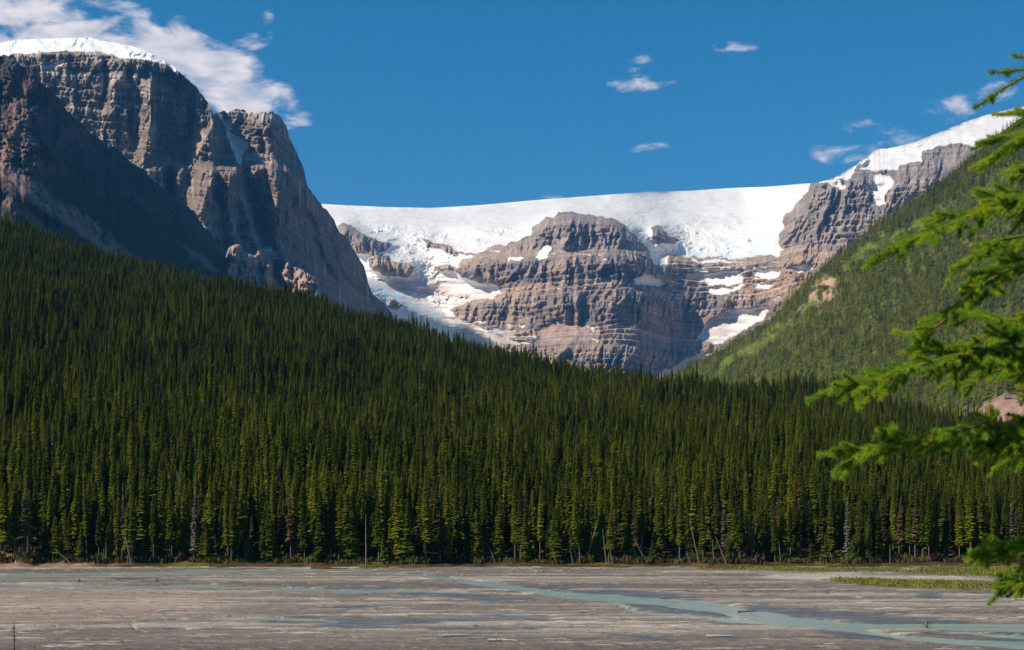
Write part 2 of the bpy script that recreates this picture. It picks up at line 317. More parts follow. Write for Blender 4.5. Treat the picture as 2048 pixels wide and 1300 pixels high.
# ------------------------------------------------------------------ left massif and the dark ridge before it
def ridge_shape(PX, PY, cpts, wl, wr, amp, y0, y1, soft=12):
    """a buttress: crest line px = c(py), tapering to both sides, between rows y0 and y1"""
    c = ip(PY.ravel(), sorted([(b,a) for a,b in cpts])).reshape(PY.shape)
    d = PX-c
    s = np.where(d<0, 1+d/wl, 1-d/wr).clip(0,1)
    return amp*s*ss(y0-soft, y0+soft, PY)*(1-ss(y1-soft,y1+soft,PY))
def massif():
    nx, ny = 1050, 700
    px = np.linspace(-160, 800, nx)
    skyl = ip(px, [(-160,120),(-60,96),(0,86),(30,80),(70,78),(130,76),(185,76),(200,81),(240,87),(270,94),(290,101),(320,117),(345,132),(360,146),(375,158),(392,172),(405,190),(415,206),(423,221),(428,231),
        (434,222),(447,221),(455,224),(470,219),(486,221),(497,227),(520,224),(546,224),(558,230),(566,240),(573,252),(579,275),(590,298),(602,322),(609,345),(613,368),(624,386),(637,405),(655,421),(668,438),(678,462),(694,476),(706,496),(716,515),(728,534),(736,565),(744,588),(760,600),(776,618),(792,640),(800,655)])
    skyl = skyl + fbm(px/8,px*0,103,4)*3.0*ss(340,380,px)
    t = np.linspace(0,1,ny)[:,None]
    PX = np.broadcast_to(px,(ny,nx)); PY = skyl+(720-skyl)*t
    wx = PX+fbm(PX/16,PY/16,121,4)*5; wy = PY+fbm(PX/16,PY/16,122,4)*4
    top = ip(px, [(-160,135),(0,118),(20,110),(60,105),(110,103),(180,102),(210,108),(240,116),(290,118),(330,127),(360,150),(420,230),(800,700)])
    cap = (PY < top+fbm(PX/13,PY/10,124,4)*4.0) & (PX < 352)
    S = [[(432,222),(447,232),(462,243),(468,254),(463,262),(475,270),(500,287),(494,298),(484,310),(481,327),(475,322),(468,300),(460,280),(450,262),(440,240)],
         [(75,134),(115,122),(135,122),(125,130),(85,137)],[(222,207),(242,207),(240,213),(224,211)],[(85,163),(100,165),(95,176)],[(262,210),(280,212),(276,216)],
         [(480,222),(488,224),(484,230)],[(213,283),(222,285),(224,300),(218,298)]]
    ledge = (fbm(PX/26,PY/2.5,140,3)>.95)&(PX>60)&(PX<300)&(PY<240)&(PY>115)
    snow = cap | anyof(wx,wy,S) | ledge
    # distance
    lat = ip(px, [(-160,4850),(0,4950),(120,5000),(285,5010),(300,5035),(380,5110),(430,5150),(490,5190),(550,5250),(600,5660),(680,6350),(740,7000),(800,7350)])
    lat = np.convolve(np.pad(lat,6,mode='edge'), np.ones(13)/13, 'valid')
    pr = [(720,-700),(640,-470),(600,-380),(560,-300),(505,-200),(498,-170),(440,-120),(340,-60),(325,-10),(300,20),(220,60),(212,80),(150,110),(108,140),(76,400)]
    D0 = lat + ip(PY.ravel(), sorted(pr)).reshape(PY.shape)
    D0 += (top-PY).clip(0,60)*5*(PX<350)
    D0 += ss(480,620,PY)*ss(560,620,PX)*0
    toe = blur(anyof(wx,wy,[[(455,503),(466,492),(482,490),(490,506),(506,510),(520,494),(541,493),(552,516),(566,512),(580,528),(604,535),(622,549),(634,556),(642,600),(660,720),(440,720)]]),2)
    D0 = lerp(D0, 4790+(PX-450)*1.2-(PY-490)*2.0, toe)
    Bt = ridge_shape(PX,PY,[(300,160),(302,240),(285,330),(300,440)],22,90,120,160,420)*1.0
    Bt += ridge_shape(PX,PY,[(408,262),(400,330),(395,420)],24,80,120,262,480,8)
    Bt += ridge_shape(PX,PY,[(440,330),(415,380),(400,430),(440,520)],42,120,240,330,640,10)
    Bt += ridge_shape(PX,PY,[(462,345),(455,400),(470,500)],14,50,70,345,520,8)
    Bt += ridge_shape(PX,PY,[(360,330),(368,400)],16,36,60,330,430,8)
    Bt += ridge_shape(PX,PY,[(525,255),(535,330),(600,480)],45,90,130,235,620,30)
    Bt += ridge_shape(PX,PY,[(562,250),(575,330),(600,400)],14,50,60,250,420,8)+ridge_shape(PX,PY,[(490,400),(500,470),(530,500)],16,60,60,405,510,8)+ridge_shape(PX,PY,[(385,285),(380,330)],14,30,50,285,335,6)+ridge_shape(PX,PY,[(230,150),(225,300)],16,50,50,150,330,10)
    Bt += ridge_shape(PX,PY,[(610,400),(650,480),(700,560),(740,600)],30,70,80,390,640,12)
    talus = blur(anyof(wx,wy,[[(640,560),(690,560),(730,595),(790,640),(800,720),(650,720),(640,600)]]),8)
    sb = blur(snow,3); calm = ss(560,610,PX)*(1-toe)
    rib = (1-sb)*(1-.85*talus)*(1-.55*calm)
    wpx = PX+fbm(PX/60,PY/60,131,3)*16
    z = (HY-PY)/FP*D0
    D0 = D0 + 170*ss(300,318,PX)*ss(425,330,PX)*ss(140,175,PY)*ss(345,300,PY)
    D0 = D0 + 260*ss(425,450,PX)*ss(360,300,PY) + 150*ss(322,335,PX)*ss(352,345,PX)*ss(330,350,PY)*ss(440,420,PY)
    D0 = D0 + 140*ss(468,486,PX-(PY-330)*.25)*ss(560,520,PX)*ss(320,350,PY)*ss(520,480,PY)
    D = D0-Bt
    for cp,wd,am in (([(385,190),(378,260),(372,330)],9,75),([(430,262),(436,330),(432,400)],8,80),([(338,300),(345,400)],7,50),([(483,330),(500,380),(520,450),(548,520),(575,590)],12,120),
                     ([(258,130),(262,220),(255,300)],7,45),([(212,120),(206,220)],6,40),([(612,420),(640,500),(672,570)],8,60),([(520,260),(528,330),(545,420)],7,55),([(655,470),(690,560)],6,45)):
        cx = ip(PY.ravel(), sorted([(b,a) for a,b in cp])).reshape(PY.shape)+fbm(PY/16,PY*0,int(cp[0][0]),3)*6
        D = D + am*np.exp(-((PX-cx)/wd)**2)*ss(cp[0][1]-12,cp[0][1]+12,PY)*(1-ss(cp[-1][1]-14,cp[-1][1]+14,PY))
    D -= rib*(rdg(wpx/70,PY/200,141,3)*55+rdg(wpx/27,PY/90,145,3)*36+rdg(wpx/11+PY/70,PY/36,148,3)*18+fbm(PX/4.5,PY/7,150,5)*9)
    D -= toe*(rdg(wpx/30,PY/60,157,3)*45+rdg((wpx+PY*.3)/13,PY/26,155,3)*26)
    D += (1-rib)*fbm(PX/30,PY/22,161,4)*10
    ph = z/42+fbm(PX/110,PY/50,170,3)*.8; fr = ph-np.floor(ph)
    D += (1-sb)*(1-talus)*(20+9*toe)*(ss(.8,1,fr)-fr)
    ph = z/14+fbm(PX/70,PY/30,171,3)*1.2; fr = ph-np.floor(ph); D += (1-sb)*(1-talus)*7.5*(ss(.7,1,fr)-fr)
    D -= sb*14 ; D += sb*(PY<top)*(rdg((PX-PY*1.1)/34+fbm(PX/40,PY/20,176,3)*.7,PY/50,175,3)*50)
    V = world(PX,PY,D)
    band = fbm(z/30,z*0+7,190,4); pat = fbm(PX/50,PY/50,191,4); st = fbm(PX/5,PY/45,192,3); fine=fbm(PX/3,PY/3,193,2)
    col = np.zeros((ny,nx,3))+np.array((.190,.152,.122))
    col = mixc(col,(.33,.25,.185),ss(0.0,.8,band*.7+pat*.7)*(1-.6*ss(540,620,PX))); col = mixc(col,(.085,.080,.084),ss(.1,.9,-band+pat*.5))  # pale rock thinned on the right flank, deepening its shade by colour
    lo = ss(300,345,PY+20*pat); col = mixc(col,(.21,.155,.13),lo*.5)
    col = mixc(col,(.36,.25,.20),np.clip(toe*.75,0,1)); col = mixc(col,(.24,.185,.165),np.clip(talus,0,1)*.9)
    up = blur(anyof(wx,wy,[[(0,100),(290,110),(280,200),(260,300),(200,280),(60,150)],[(430,220),(560,222),(590,300),(520,250),(450,240)]]),10)  # upper rock in the sun, its brightness painted in as a lighter tone
    col = mixc(col,(.36,.30,.255),up*.75*ss(-.5,.5,pat+.5*st)); col = mixc(col,(.46,.37,.28),ss(.5,.95,st+.4*pat)*.5)
    b2 = fbm(z/11, PX/300, 290, 3); col *= (1+.15*st+.12*fine+.2*b2)[...,None]
    ic = np.zeros((ny,nx,3))+np.array((.84,.85,.86)); ic *= (1+.05*fbm(PX/12,PY/4,199,3))[...,None]
    allc = np.where(snow[...,None],ic,col).clip(.02,.92)
    fs = (snow[:-1,:-1].astype(int)+snow[1:,1:]+snow[:-1,1:]+snow[1:,:-1])>=2
    sub('mountain', V, grid_faces(ny,nx,~fs), M_rock, allc)['kind']='structure'
    sub('mountain_snow', V, grid_faces(ny,nx,fs), M_ice, allc, smooth=True)['kind']='structure'
    A = V[0]+np.array((-900,1400,-1200)); foot = V[-1]+np.array((0,-200,0)); foot[:,2]=-5
    sub('mountain_back', np.stack([A,V[0]]), grid_faces(2,nx), M_rock, np.stack([col[0],col[0]]))['kind']='structure'
    sub('mountain_foot', np.stack([V[-1],foot]), grid_faces(2,nx), M_rock, np.stack([col[-1],col[-1]]))['kind']='structure'
massif()
def dark_ridge():
    nx, ny = 760, 620
    px = np.linspace(-200,620,nx)
    skyl = ip(px,[(-200,20),(-60,85),(0,108),(20,115),(45,130),(75,155),(95,175),(110,190),(130,214),(150,240),(166,252),(185,270),(205,284),(240,300),(262,325),(290,345),(315,372),(330,380),(345,392),(370,410),(390,425),(400,440),(410,455),(430,480),(445,505),(460,525),(475,545),(490,560),(520,590),(560,625),(620,680)])
    skyl = skyl+fbm(px/10,px*0,203,4)*4.5
    t = np.linspace(0,1,ny)[:,None]
    PX = np.broadcast_to(px,(ny,nx)); PY = skyl+(760-skyl)*t
    wx = PX+fbm(PX/20,PY/20,221,4)*8; wy = PY+fbm(PX/20,PY/20,222,4)*6
    h = PY-skyl
    lat = ip(px,[(-200,3560),(0,3560),(60,3570),(110,3640),(200,3900),(300,4160),(400,4420),(500,4680),(620,4900)])
    lat = np.convolve(np.pad(lat,10,mode='edge'), np.ones(21)/21, 'valid')
    D0 = lat - h*3.1*(1-.25*ss(0,260,h)) - (h.clip(0,400)/400)**2*150
    crag = blur(anyof(wx,wy,[[(-200,0),(60,120),(160,230),(420,440),(440,500),(380,470),(300,430),(230,400),(200,390),(120,340),(60,350),(0,330),(-200,330)]]),8)
    wpx = PX-h*.25+fbm(PX/60,PY/60,231,3)*18
    D = D0-(.35+.65*crag)*(1-.6*ss(90,170,PX))*(rdg(wpx/80,PY/100,241,2)*34+rdg(wpx/34,PY/40,245,3)*22+rdg(wpx/13,PY/14,248,3)*9)-crag*fbm(PX/5,PY/4,250,4)*9
    D += fbm(PX/40,PY/40,260,5)*10
    z = (HY-PY)/FP*D0; ph=(z+PX*.5)/26+fbm(PX/80,PY/40,270,3); fr=ph-np.floor(ph)
    D += crag*11*(ss(.7,1,fr)-fr)
    # the low sunny rib with the scree ribbon bulges towards the light
    c = ip(px,[(-200,330),(0,370),(60,400),(140,450),(260,530),(400,640),(620,800)]); d=(PY-c)
    D -= 95*np.exp(-(d/30)**2)*(PX<700)
    V = world(PX,PY,D)
    pat = fbm(PX/40,PY/40,291,5); fine=fbm(PX/4,PY/4,293,3); st=fbm((PX-h*.7)/14,(PY+h*.2)/26,292,4)
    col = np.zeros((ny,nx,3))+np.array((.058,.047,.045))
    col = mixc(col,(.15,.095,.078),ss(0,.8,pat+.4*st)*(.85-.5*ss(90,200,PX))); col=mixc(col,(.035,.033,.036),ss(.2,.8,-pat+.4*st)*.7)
    green = ss(350,450,PY+PX*.25+60*pat+20*st)*(1-.6*crag)
    col = mixc(col,(.022,.042,.016),green*.85)
    scr = blur(anyof(wx,wy,[[(0,325),(40,335),(80,370),(110,400),(160,420),(200,450),(260,505),(280,535),(250,530),(190,490),(120,440),(60,400),(0,365)]]),4)
    scr2 = blur(anyof(wx,wy,[[(0,382),(40,410),(90,450),(120,480),(100,478),(50,440),(0,400)],[(350,480),(400,510),(440,545),(410,535)]]),3)
    col = mixc(col,(.27,.175,.14),np.clip(scr*.9*ss(-.9,.2,st+.5*fine)+scr2*.55,0,1))
    red = blur(anyof(wx,wy,[[(-200,150),(20,190),(60,250),(90,330),(40,345),(-200,320)]]),10)
    col = mixc(col,(.26,.165,.135),red*ss(-.3,.5,pat+.5*fine)*.8)
    col *= (1+.14*st+.16*fine)[...,None]
    sub('ridge', V, grid_faces(ny,nx), M_rock, col.clip(.01,.9))['kind']='structure'
    A = V[0]+np.array((-700,500,-700)); foot=V[-1]+np.array((0,-200,0)); foot[:,2]=-5
    sub('ridge_back', np.stack([A,V[0]]), grid_faces(2,nx), M_rock, np.stack([col[0],col[0]]))['kind']='structure'
    sub('ridge_foot', np.stack([V[-1],foot]), grid_faces(2,nx), M_rock, np.stack([col[-1],col[-1]]))['kind']='structure'
dark_ridge()

# ------------------------------------------------------------------ trees: crowns and trunks
def leaf_mat(name, c0, c1, c2, spot=.35):
    m, t, b = bsdf(name, rough=.9, spec=.04)
    oi = N(t,'ShaderNodeObjectInfo'); g = N(t,'ShaderNodeNewGeometry')
    big = noise_node(t, .018, 3, .5)
    fine = noise_node(t, 1.3, 3, .6)
    s = mth(t,'ADD', mth(t,'MULTIPLY',oi.outputs['Random'],.62), mth(t,'MULTIPLY',big,.75))
    s = mth(t,'ADD', s, mth(t,'MULTIPLY',mth(t,'SUBTRACT',fine,.5),spot))
    r = N(t,'ShaderNodeValToRGB'); e = r.color_ramp.elements
    e[0].position=.28; e[0].color=(*c0,1); e[1].position=.98; e[1].color=(*c2,1)
    k = e.new(.64); k.color=(*c1,1)
    t.links.new(s, r.inputs[0]); t.links.new(r.outputs[0], b.inputs['Base Color'])
    tr = N(t,'ShaderNodeBsdfTranslucent'); t.links.new(r.outputs[0], tr.inputs[0])
    ms = N(t,'ShaderNodeMixShader'); ms.inputs[0].default_value=.22
    o = t.nodes['Material Output']; t.links.new(b.outputs[0],ms.inputs[1]); t.links.new(tr.outputs[0],ms.inputs[2]); t.links.new(ms.outputs[0],o.inputs[0])
    return m
M_leaf = leaf_mat('spruce_foliage',(.028,.044,.007),(.094,.116,.008),(.170,.180,.012))
M_leaf_far = leaf_mat('slope_foliage',(.035,.052,.008),(.180,.205,.016),(.36,.33,.034))
M_leaf_young = leaf_mat('young_foliage',(.05,.085,.014),(.075,.115,.016),(.11,.15,.02))
M_leaf_brown = leaf_mat('dry_foliage',(.065,.052,.022),(.12,.090,.038),(.17,.13,.06))
M_bark,_,bk = bsdf('bark',(.15,.12,.10),.95,.1)
def grey_wood():
    m,t,b = bsdf('dead_wood',(.2,.18,.16),.9,.15)
    n = noise_node(t,3,5,.6,stretch=(2,2,.3)); r=N(t,'ShaderNodeValToRGB'); r.color_ramp.elements[0].color=(.085,.07,.06,1); r.color_ramp.elements[1].color=(.27,.235,.185,1)
    t.links.new(n,r.inputs[0]); t.links.new(r.outputs[0],b.inputs[0]); return m
M_dead = grey_wood()

def crown_np(seed, h, r, levels, nb, base=.10, col_pow=.46, droop=.42, wid=.34, hang=True):
    """whorls of drooping kite-shaped sprays round the stem; uneven lengths and missing boughs"""
    g = np.random.default_rng(seed); V=[]; F=[]
    sect = g.uniform(.72,1.2,(9,))
    for i in range(levels):
        t = (i+g.uniform(-.3,.3))/levels; t=min(max(t,0),1)
        z = h*(base+(1-base)*t)
        env = r*min(1.0,(t*6+.55))*(1-t)**col_pow*(1+.16*math.sin(t*19+seed))+.10*r*(1-t)
        for k in range(nb):
            if g.random()<.12: continue
            a = (k+g.uniform(-.5,.5))*2*math.pi/nb+i*1.9
            L = env*g.uniform(.6,1.12)*sect[int((a%(2*math.pi))/(2*math.pi)*8.99)]
            if L < .05: continue
            d = np.array((math.cos(a),math.sin(a),0)); s=np.array((-d[1],d[0],0)); w=L*wid*g.uniform(.8,1.3)+.05
            dr = droop*g.uniform(.6,1.3)*(1-.9*t)-.35*t*0
            p0=np.array((0,0,z)); pm=d*L*.55+np.array((0,0,z-dr*L*.35)); pt=d*L+np.array((0,0,z-dr*L+.06*L))
            n=len(V); V += [p0, pm+s*w-np.array((0,0,.12*L)), pt, pm-s*w-np.array((0,0,.12*L)), pm+np.array((0,0,.07*L))]
            F += [(n,n+1,n+4),(n+1,n+2,n+4),(n+2,n+3,n+4),(n+3,n,n+4)]
            if hang:
                n=len(V); V += [p0, pm+np.array((0,0,.03*L)), pt, pm-np.array((0,0,.36*L+.15))]
                F += [(n,n+1,n+3),(n+1,n+2,n+3)]
    n=len(V); e=.10*r                                    # leader
    V += [np.array((0,0,h*1.03)),np.array((e,0,h*.93)),np.array((-e*.5,e*.8,h*.93)),np.array((-e*.5,-e*.8,h*.93))]
    F += [(n,n+1,n+2),(n,n+2,n+3),(n,n+3,n+1)]
    return np.array(V), np.array(F)
def tube_np(pts, rad, n=7):
    pts=[np.array(p,float) for p in pts]; V=[]; F=[]
    for i,p in enumerate(pts):
        d = pts[min(i+1,len(pts)-1)]-pts[max(i-1,0)]; d/= (np.linalg.norm(d)+1e-9)
        a = np.cross(d,(0,0,1) if abs(d[2])<.9 else (1,0,0)); a/=np.linalg.norm(a); b=np.cross(d,a)
        for k in range(n):
            th=2*math.pi*k/n; V.append(p+rad[i]*(a*math.cos(th)+b*math.sin(th)))
    for i in range(len(pts)-1):
        for k in range(n):
            q=[i*n+k,i*n+(k+1)%n,(i+1)*n+(k+1)%n,(i+1)*n+k]; F += [(q[0],q[1],q[2]),(q[0],q[2],q[3])]
    return np.array(V),np.array(F)
def join_np(parts):
    V=[];F=[];o=0
    for v,f in parts: V.append(v);F.append(np.asarray(f)+o);o+=len(v)
    return np.concatenate(V),np.concatenate(F)
def me_only(name, V, F, mat, smooth=False):
    o = mesh_np(name,V,F,mat,smooth); me=o.data; bpy.data.objects.remove(o); return me

# ------------------------------------------------------------------ forest hill: ground height under the trees
TOPL = [(-400,380),(-100,440),(0,455),(100,476),(200,505),(300,530),(400,552),(470,562),(540,582),(620,603),(700,628),(800,655),(900,684),(1000,712),(1100,732),(1200,748),(1300,757),(1400,768),(1500,778),(1600,784),(1700,792),(1800,802),(1900,850),(2048,880),(2400,900)]
YR = [(-400,1350),(0,1300),(500,1200),(1000,1080),(1400,1000),(1700,950),(2048,900),(2400,900)]
Y0 = 343.0
def shore(px): return Y0+fbm(px/90,px*0,301,3)*5+fbm(px/17,px*0,302,3)*1.6+ip(px,[(-400,0),(0,2),(700,0),(1300,0),(1650,-2),(1850,2),(2400,4)])
def ground_z(x, y):
    px = CX+FP*x/np.maximum(y,1)
    yr = ip(px,YR); zr = H+(HY-ip(px,TOPL))/FP*yr-17
    y0 = shore(px); s = ((y-y0)/(yr-y0))
    up = 1.0+(zr-1.0)*np.clip(s,0,1)**1.12
    up = up+fbm(x/90,y/90,311,3)*9*np.clip(s*3,0,1)*np.clip((1.25-s)*3,0,1)+fbm(x/12,y/12,315,3)*.5*np.clip(s*12,0,1)
    z = np.where(s>1, up-(y-yr)*.22, up)
    cut = ss(190,40,px)*ss(-1.,2.5,y-y0)*ss(60,15,y-y0); z = z+cut*2.2*(.8+.3*fbm(x/2.5,y/2.5,318,3))
    z = np.where(s<0, 1.0+(y-y0)*.12+cut+fbm(x/5,y/3,317,3)*.25, z)
    return np.maximum(z, np.where(s>1,2.0,-1.0))
def forest_floor():
    nx,ny = 420,260
    px = np.linspace(-420,2420,nx)[None,:]; t=np.linspace(0,1,ny)[:,None]
    Yv = 326+(2000-326)*t**2.2; PX=np.broadcast_to(px,(ny,nx)); Yb=np.broadcast_to(Yv,(ny,nx))
    X=(PX-CX)/FP*Yb; Z=ground_z(X,Yb)
    p1=fbm(X/4,Yb/2,321,4); p2=fbm(X/25,Yb/10,322,3)
    col=np.zeros((ny,nx,3))+np.array((.05,.042,.02)); col=mixc(col,(.10,.085,.016),ss(0,.6,p2+.3*p1)); col=mixc(col,(.11,.06,.03),ss(.2,.8,-p2+.4*p1)*.7)
    lft=ss(260,120,PX+25*p2)*(Yb<356); col=mixc(col,(.27,.165,.105),np.clip(lft,0,1)*ss(-.7,.1,p1))
    col*=(1+.3*p1)[...,None]
    sub('forest_floor', np.stack([X,Yb,Z],-1), grid_faces(ny,nx), tint_mat('forest_floor',.6,.6,1.3,.3,1.2), col.clip(.01,.5), smooth=True)['kind']='structure'
forest_floor()

# ------------------------------------------------------------------ right slope
CREST=[(1200,810),(1290,775),(1330,754),(1400,718),(1440,698),(1480,674),(1540,640),(1575,600),(1605,566),(1650,528),(1700,488),(1750,446),(1800,416),(1850,382),(1900,348),(1950,303),(2000,263),(2048,228),(2200,120),(2400,0)]
def slope_D(PX,PY):
    cr=ip(PX.ravel(),CREST).reshape(PX.shape); t=((PY-cr)/(900-cr)).clip(0,1.2)
    dc=ip(PX.ravel(),[(1200,3000),(1330,3000),(1600,3050),(2048,3000),(2400,2900)]).reshape(PX.shape)
    db=ip(PX.ravel(),[(1200,2300),(1400,2150),(1700,1850),(2048,1650),(2400,1500)]).reshape(PX.shape)
    D=dc+(db-dc)*t**.9
    # a rib runs up the slope behind the meadow strip
    e=ip(PX.ravel(),[(1200,840),(1340,770),(1440,728),(1520,680),(1600,622),(1680,540),(1740,490),(1830,446),(1900,410),(2048,330),(2400,120)]).reshape(PX.shape)
    D=D+np.clip(e-PY,0,90)*1.6
    D=D-rdg((PX-(PY-600)*.5)/120,PY/300,331,2)*22+fbm(PX/30,PY/30,335,3)*10
    return D,e
def right_slope():
    nx,ny=520,360; px=np.linspace(1200,2400,nx); cr=ip(px,CREST); t=np.linspace(0,1,ny)[:,None]
    PX=np.broadcast_to(px,(ny,nx)); PY=cr+(930-cr)*t; D,e=slope_D(PX,PY)
    V=world(PX,PY,D); V[...,2]-=4
    wx=PX+fbm(PX/20,PY/20,341,4)*14; wy=PY+fbm(PX/20,PY/20,342,4)*10
    p=fbm(PX/14,PY/14,345,4); st=fbm((PX+PY*.8)/8,(PY-PX*.6)/40,346,3)
    col=np.zeros((ny,nx,3))+np.array((.050,.062,.016)); col=mixc(col,(.085,.10,.022),ss(0,.6,p))
    mead=np.exp(-((PY-e-2)/14)**2)*ss(1340,1460,PX); mead=np.clip(mead*1.3*ss(-.3,.7,p+.9*st),0,1)
    col=mixc(col,(.115,.145,.016),mead*.75)
    scr=blur(anyof(wx,wy,SCREE_R),3); col=mixc(col,(.36,.24,.165),np.clip(scr*ss(-.35,.35,p+.5*st),0,1))
    scr3=blur(anyof(wx,wy,[SCREE_LOW]),3); col=mixc(col,(.27,.175,.14),scr3)
    col*=(1+.18*p)[...,None]
    sub('forested_slope', V, grid_faces(ny,nx), tint_mat('slope_ground',.05,.75,1.25,2,.08), col.clip(.01,.6), smooth=True)['kind']='structure'
    A=V[0]+np.array((300,700,-500)); sub('slope_back',np.stack([A,V[0]]),grid_faces(2,nx),M_rock,np.stack([col[0],col[0]]))['kind']='structure'
SCREE_R=[[(1622,590),(1632,565),(1650,552),(1680,545),(1676,560),(1664,580),(1655,596),(1640,606)],[(1600,612),(1620,602),(1612,622),(1592,634),(1586,630)],[(1575,606),(1600,590),(1598,600),(1580,616)]]
SCREE_LOW=[(1912,845),(1925,825),(1960,805),(2010,785),(2048,778),(2400,700),(2400,900),(2048,868),(1990,858),(1940,850)]
right_slope()

# ------------------------------------------------------------------ tree placing
def gn_forest(name, P, ROT, SCL, VID, protos, label_kind='stuff'):
    me=bpy.data.meshes.new(name); me.vertices.add(len(P)); me.vertices.foreach_set('co',np.asarray(P,float).ravel())
    for an,av in (('rot',ROT),('scl',SCL)):
        a=me.attributes.new(an,'FLOAT_VECTOR','POINT'); a.data.foreach_set('vector',np.asarray(av,float).ravel())
    a=me.attributes.new('vid','INT','POINT'); a.data.foreach_set('value',np.asarray(VID,np.int32))
    o=bpy.data.objects.new(name,me); C.objects.link(o)
    g=bpy.data.node_groups.new(name,'GeometryNodeTree')
    g.interface.new_socket('Geometry',in_out='INPUT',socket_type='NodeSocketGeometry'); g.interface.new_socket('Geometry',in_out='OUTPUT',socket_type='NodeSocketGeometry')
    gi=g.nodes.new('NodeGroupInput'); go=g.nodes.new('NodeGroupOutput'); jn=g.nodes.new('GeometryNodeJoinGeometry')
    def attr(n,ty):
        q=g.nodes.new('GeometryNodeInputNamedAttribute'); q.data_type=ty; q.inputs['Name'].default_value=n; return q.outputs['Attribute']
    rt,sc,vi=attr('rot','FLOAT_VECTOR'),attr('scl','FLOAT_VECTOR'),attr('vid','INT')
    for i,p in enumerate(protos):
        cmpn=g.nodes.new('FunctionNodeCompare'); cmpn.data_type='INT'; cmpn.operation='EQUAL'
        ins=[s for s in cmpn.inputs if s.enabled and s.type=='INT']; g.links.new(vi,ins[0]); ins[1].default_value=i
        oi=g.nodes.new('GeometryNodeObjectInfo'); oi.transform_space='ORIGINAL'; oi.inputs['Object'].default_value=p; oi.inputs['As Instance'].default_value=True
        iop=g.nodes.new('GeometryNodeInstanceOnPoints')
        g.links.new(gi.outputs[0],iop.inputs['Points']); g.links.new(cmpn.outputs[0],iop.inputs['Selection']); g.links.new(oi.outputs['Geometry'],iop.inputs['Instance'])
        g.links.new(rt,iop.inputs['Rotation']); g.links.new(sc,iop.inputs['Scale']); g.links.new(iop.outputs[0],jn.inputs[0])
    g.links.new(jn.outputs[0],go.inputs[0])
    md=o.modifiers.new('scatter','NODES'); md.node_group=g
    o['kind']=label_kind
    return o

# crown / trunk meshes of the front rows (unit: metres, 18 m tall tree)
KINDS=[('slender',18.5,1.5,66,9,M_leaf,.17),('narrow',20,1.2,70,9,M_leaf,.22),('bushy',16.5,1.75,58,10,M_leaf,.07),('pole',19,1.15,56,8,M_leaf,.30),('young',8,1.25,26,7,M_leaf_young,.04),('dry',17,1.2,38,6,M_leaf_brown,.25),('grey',15,.9,30,4,M_dead,.12)]
PROTO=[]
for i,(nm,h,r,lv,nb,mt,bs) in enumerate(KINDS):
    cv,cf=crown_np(50+i,h,r,lv,nb,base=bs)
    tv,tf=tube_np([(0,0,-1.2),(0,0,h*.3),(0,0,h*.7),(0,0,h*.97)],[.17,.13,.075,.02],6)
    PROTO.append((me_only('crown',cv,cf,mt), me_only('trunk',tv,tf,M_bark)))
# scatter positions over the hill
def scatter_hill():
    n=400000; y=rng.uniform(340,1420,n*2); keep=rng.random(n*2)<y/1420; y=y[keep]
    px=rng.uniform(-380,2380,len(y)); x=(px-CX)/FP*y
    yr=ip(px,YR); ok=(y>shore(px)+1.0)&(y<yr+70); x,y,px=x[ok],y[ok],px[ok]
    # thin with a spacing grid
    cell=3.0; key=np.floor(x/cell).astype(np.int64)*100000+np.floor((y)/cell).astype(np.int64)
    _,idx=np.unique(key,return_index=True)
    x,y,px=x[idx],y[idx],px[idx]
    d=fbm(x/40,y/40,401,3); keep=rng.random(len(x))<np.clip(.86+.35*d,.4,1); return x[keep],y[keep],px[keep]
X,Yt,PXt=scatter_hill()
Zt=ground_z(X,Yt); nT=len(X)
depth=Yt-shore(PXt)
hs_=rng.normal(1,.21,nT).clip(.5,1.5)*(1+.14*fbm(X/35,Yt/35,405,2)); ws_=rng.normal(1,.15,nT).clip(.7,1.4)*np.sqrt(hs_)
hs_*=ip(Yt,[(340,.82),(380,.92),(480,1.0),(1400,.98)])
vid=rng.choice(7,nT,p=[.29,.27,.15,.16,.05,.05,.03]); 
fr_=depth<14; vid=np.where(fr_&(rng.random(nT)<.16),4,vid); vid=np.where(fr_&(rng.random(nT)<.08),5,vid); vid=np.where(fr_&(rng.random(nT)<.035),6,vid)
inview=(PXt>-25)&(PXt<2075)
order=np.argsort(np.where(inview,Yt,1e9)+np.where(vid==4,12,0)); front=order[:300]; isf=np.zeros(nT,bool); isf[front]=True
FLAB=['tall slender dark green spruce in the front rows of the forest by the gravel','very narrow dark green spruce in the front rows of the forest by the gravel',
      'broad bushy dark green spruce in the front rows of the forest by the gravel','bare stemmed spruce with a thin high crown at the forest front by the gravel',
      'short young light green spruce at the foot of the forest by the gravel','brownish half dead spruce in the front rows of the forest by the gravel','grey leafless dead spruce standing among the front rows of the forest']
FGRP=['slender spruces in the front rows','narrow spruces in the front rows','bushy spruces in the front rows','bare stemmed spruces in the front rows','young spruces at the forest foot','brownish spruces in the front rows','grey dead spruces in the front rows']
first={}
for j in front:
    v=int(vid[j]); e=bpy.data.objects.new('young_spruce' if v==4 else 'spruce_tree',None); C.objects.link(e)
    e.location=(X[j],Yt[j],Zt[j]); e.rotation_euler=(rng.normal(0,.02),rng.normal(0,.02),rng.uniform(0,6.28)); e.scale=(ws_[j],ws_[j],hs_[j])
    e.empty_display_size=.5
    tag(e,FLAB[v],'spruce tree',FGRP[v])
    for nm,me in (('crown',PROTO[v][0]),('trunk',PROTO[v][1])):
        c=bpy.data.objects.new(nm,me); C.objects.link(c); c.parent=e
        if nm=='crown': first.setdefault(v,c)
for v in range(7):
    if v not in first:
        vid[vid==v]=next(iter(first))
rest=~isf
plist=[first.get(v,next(iter(first.values()))) for v in range(7)]
nr=rest.sum()
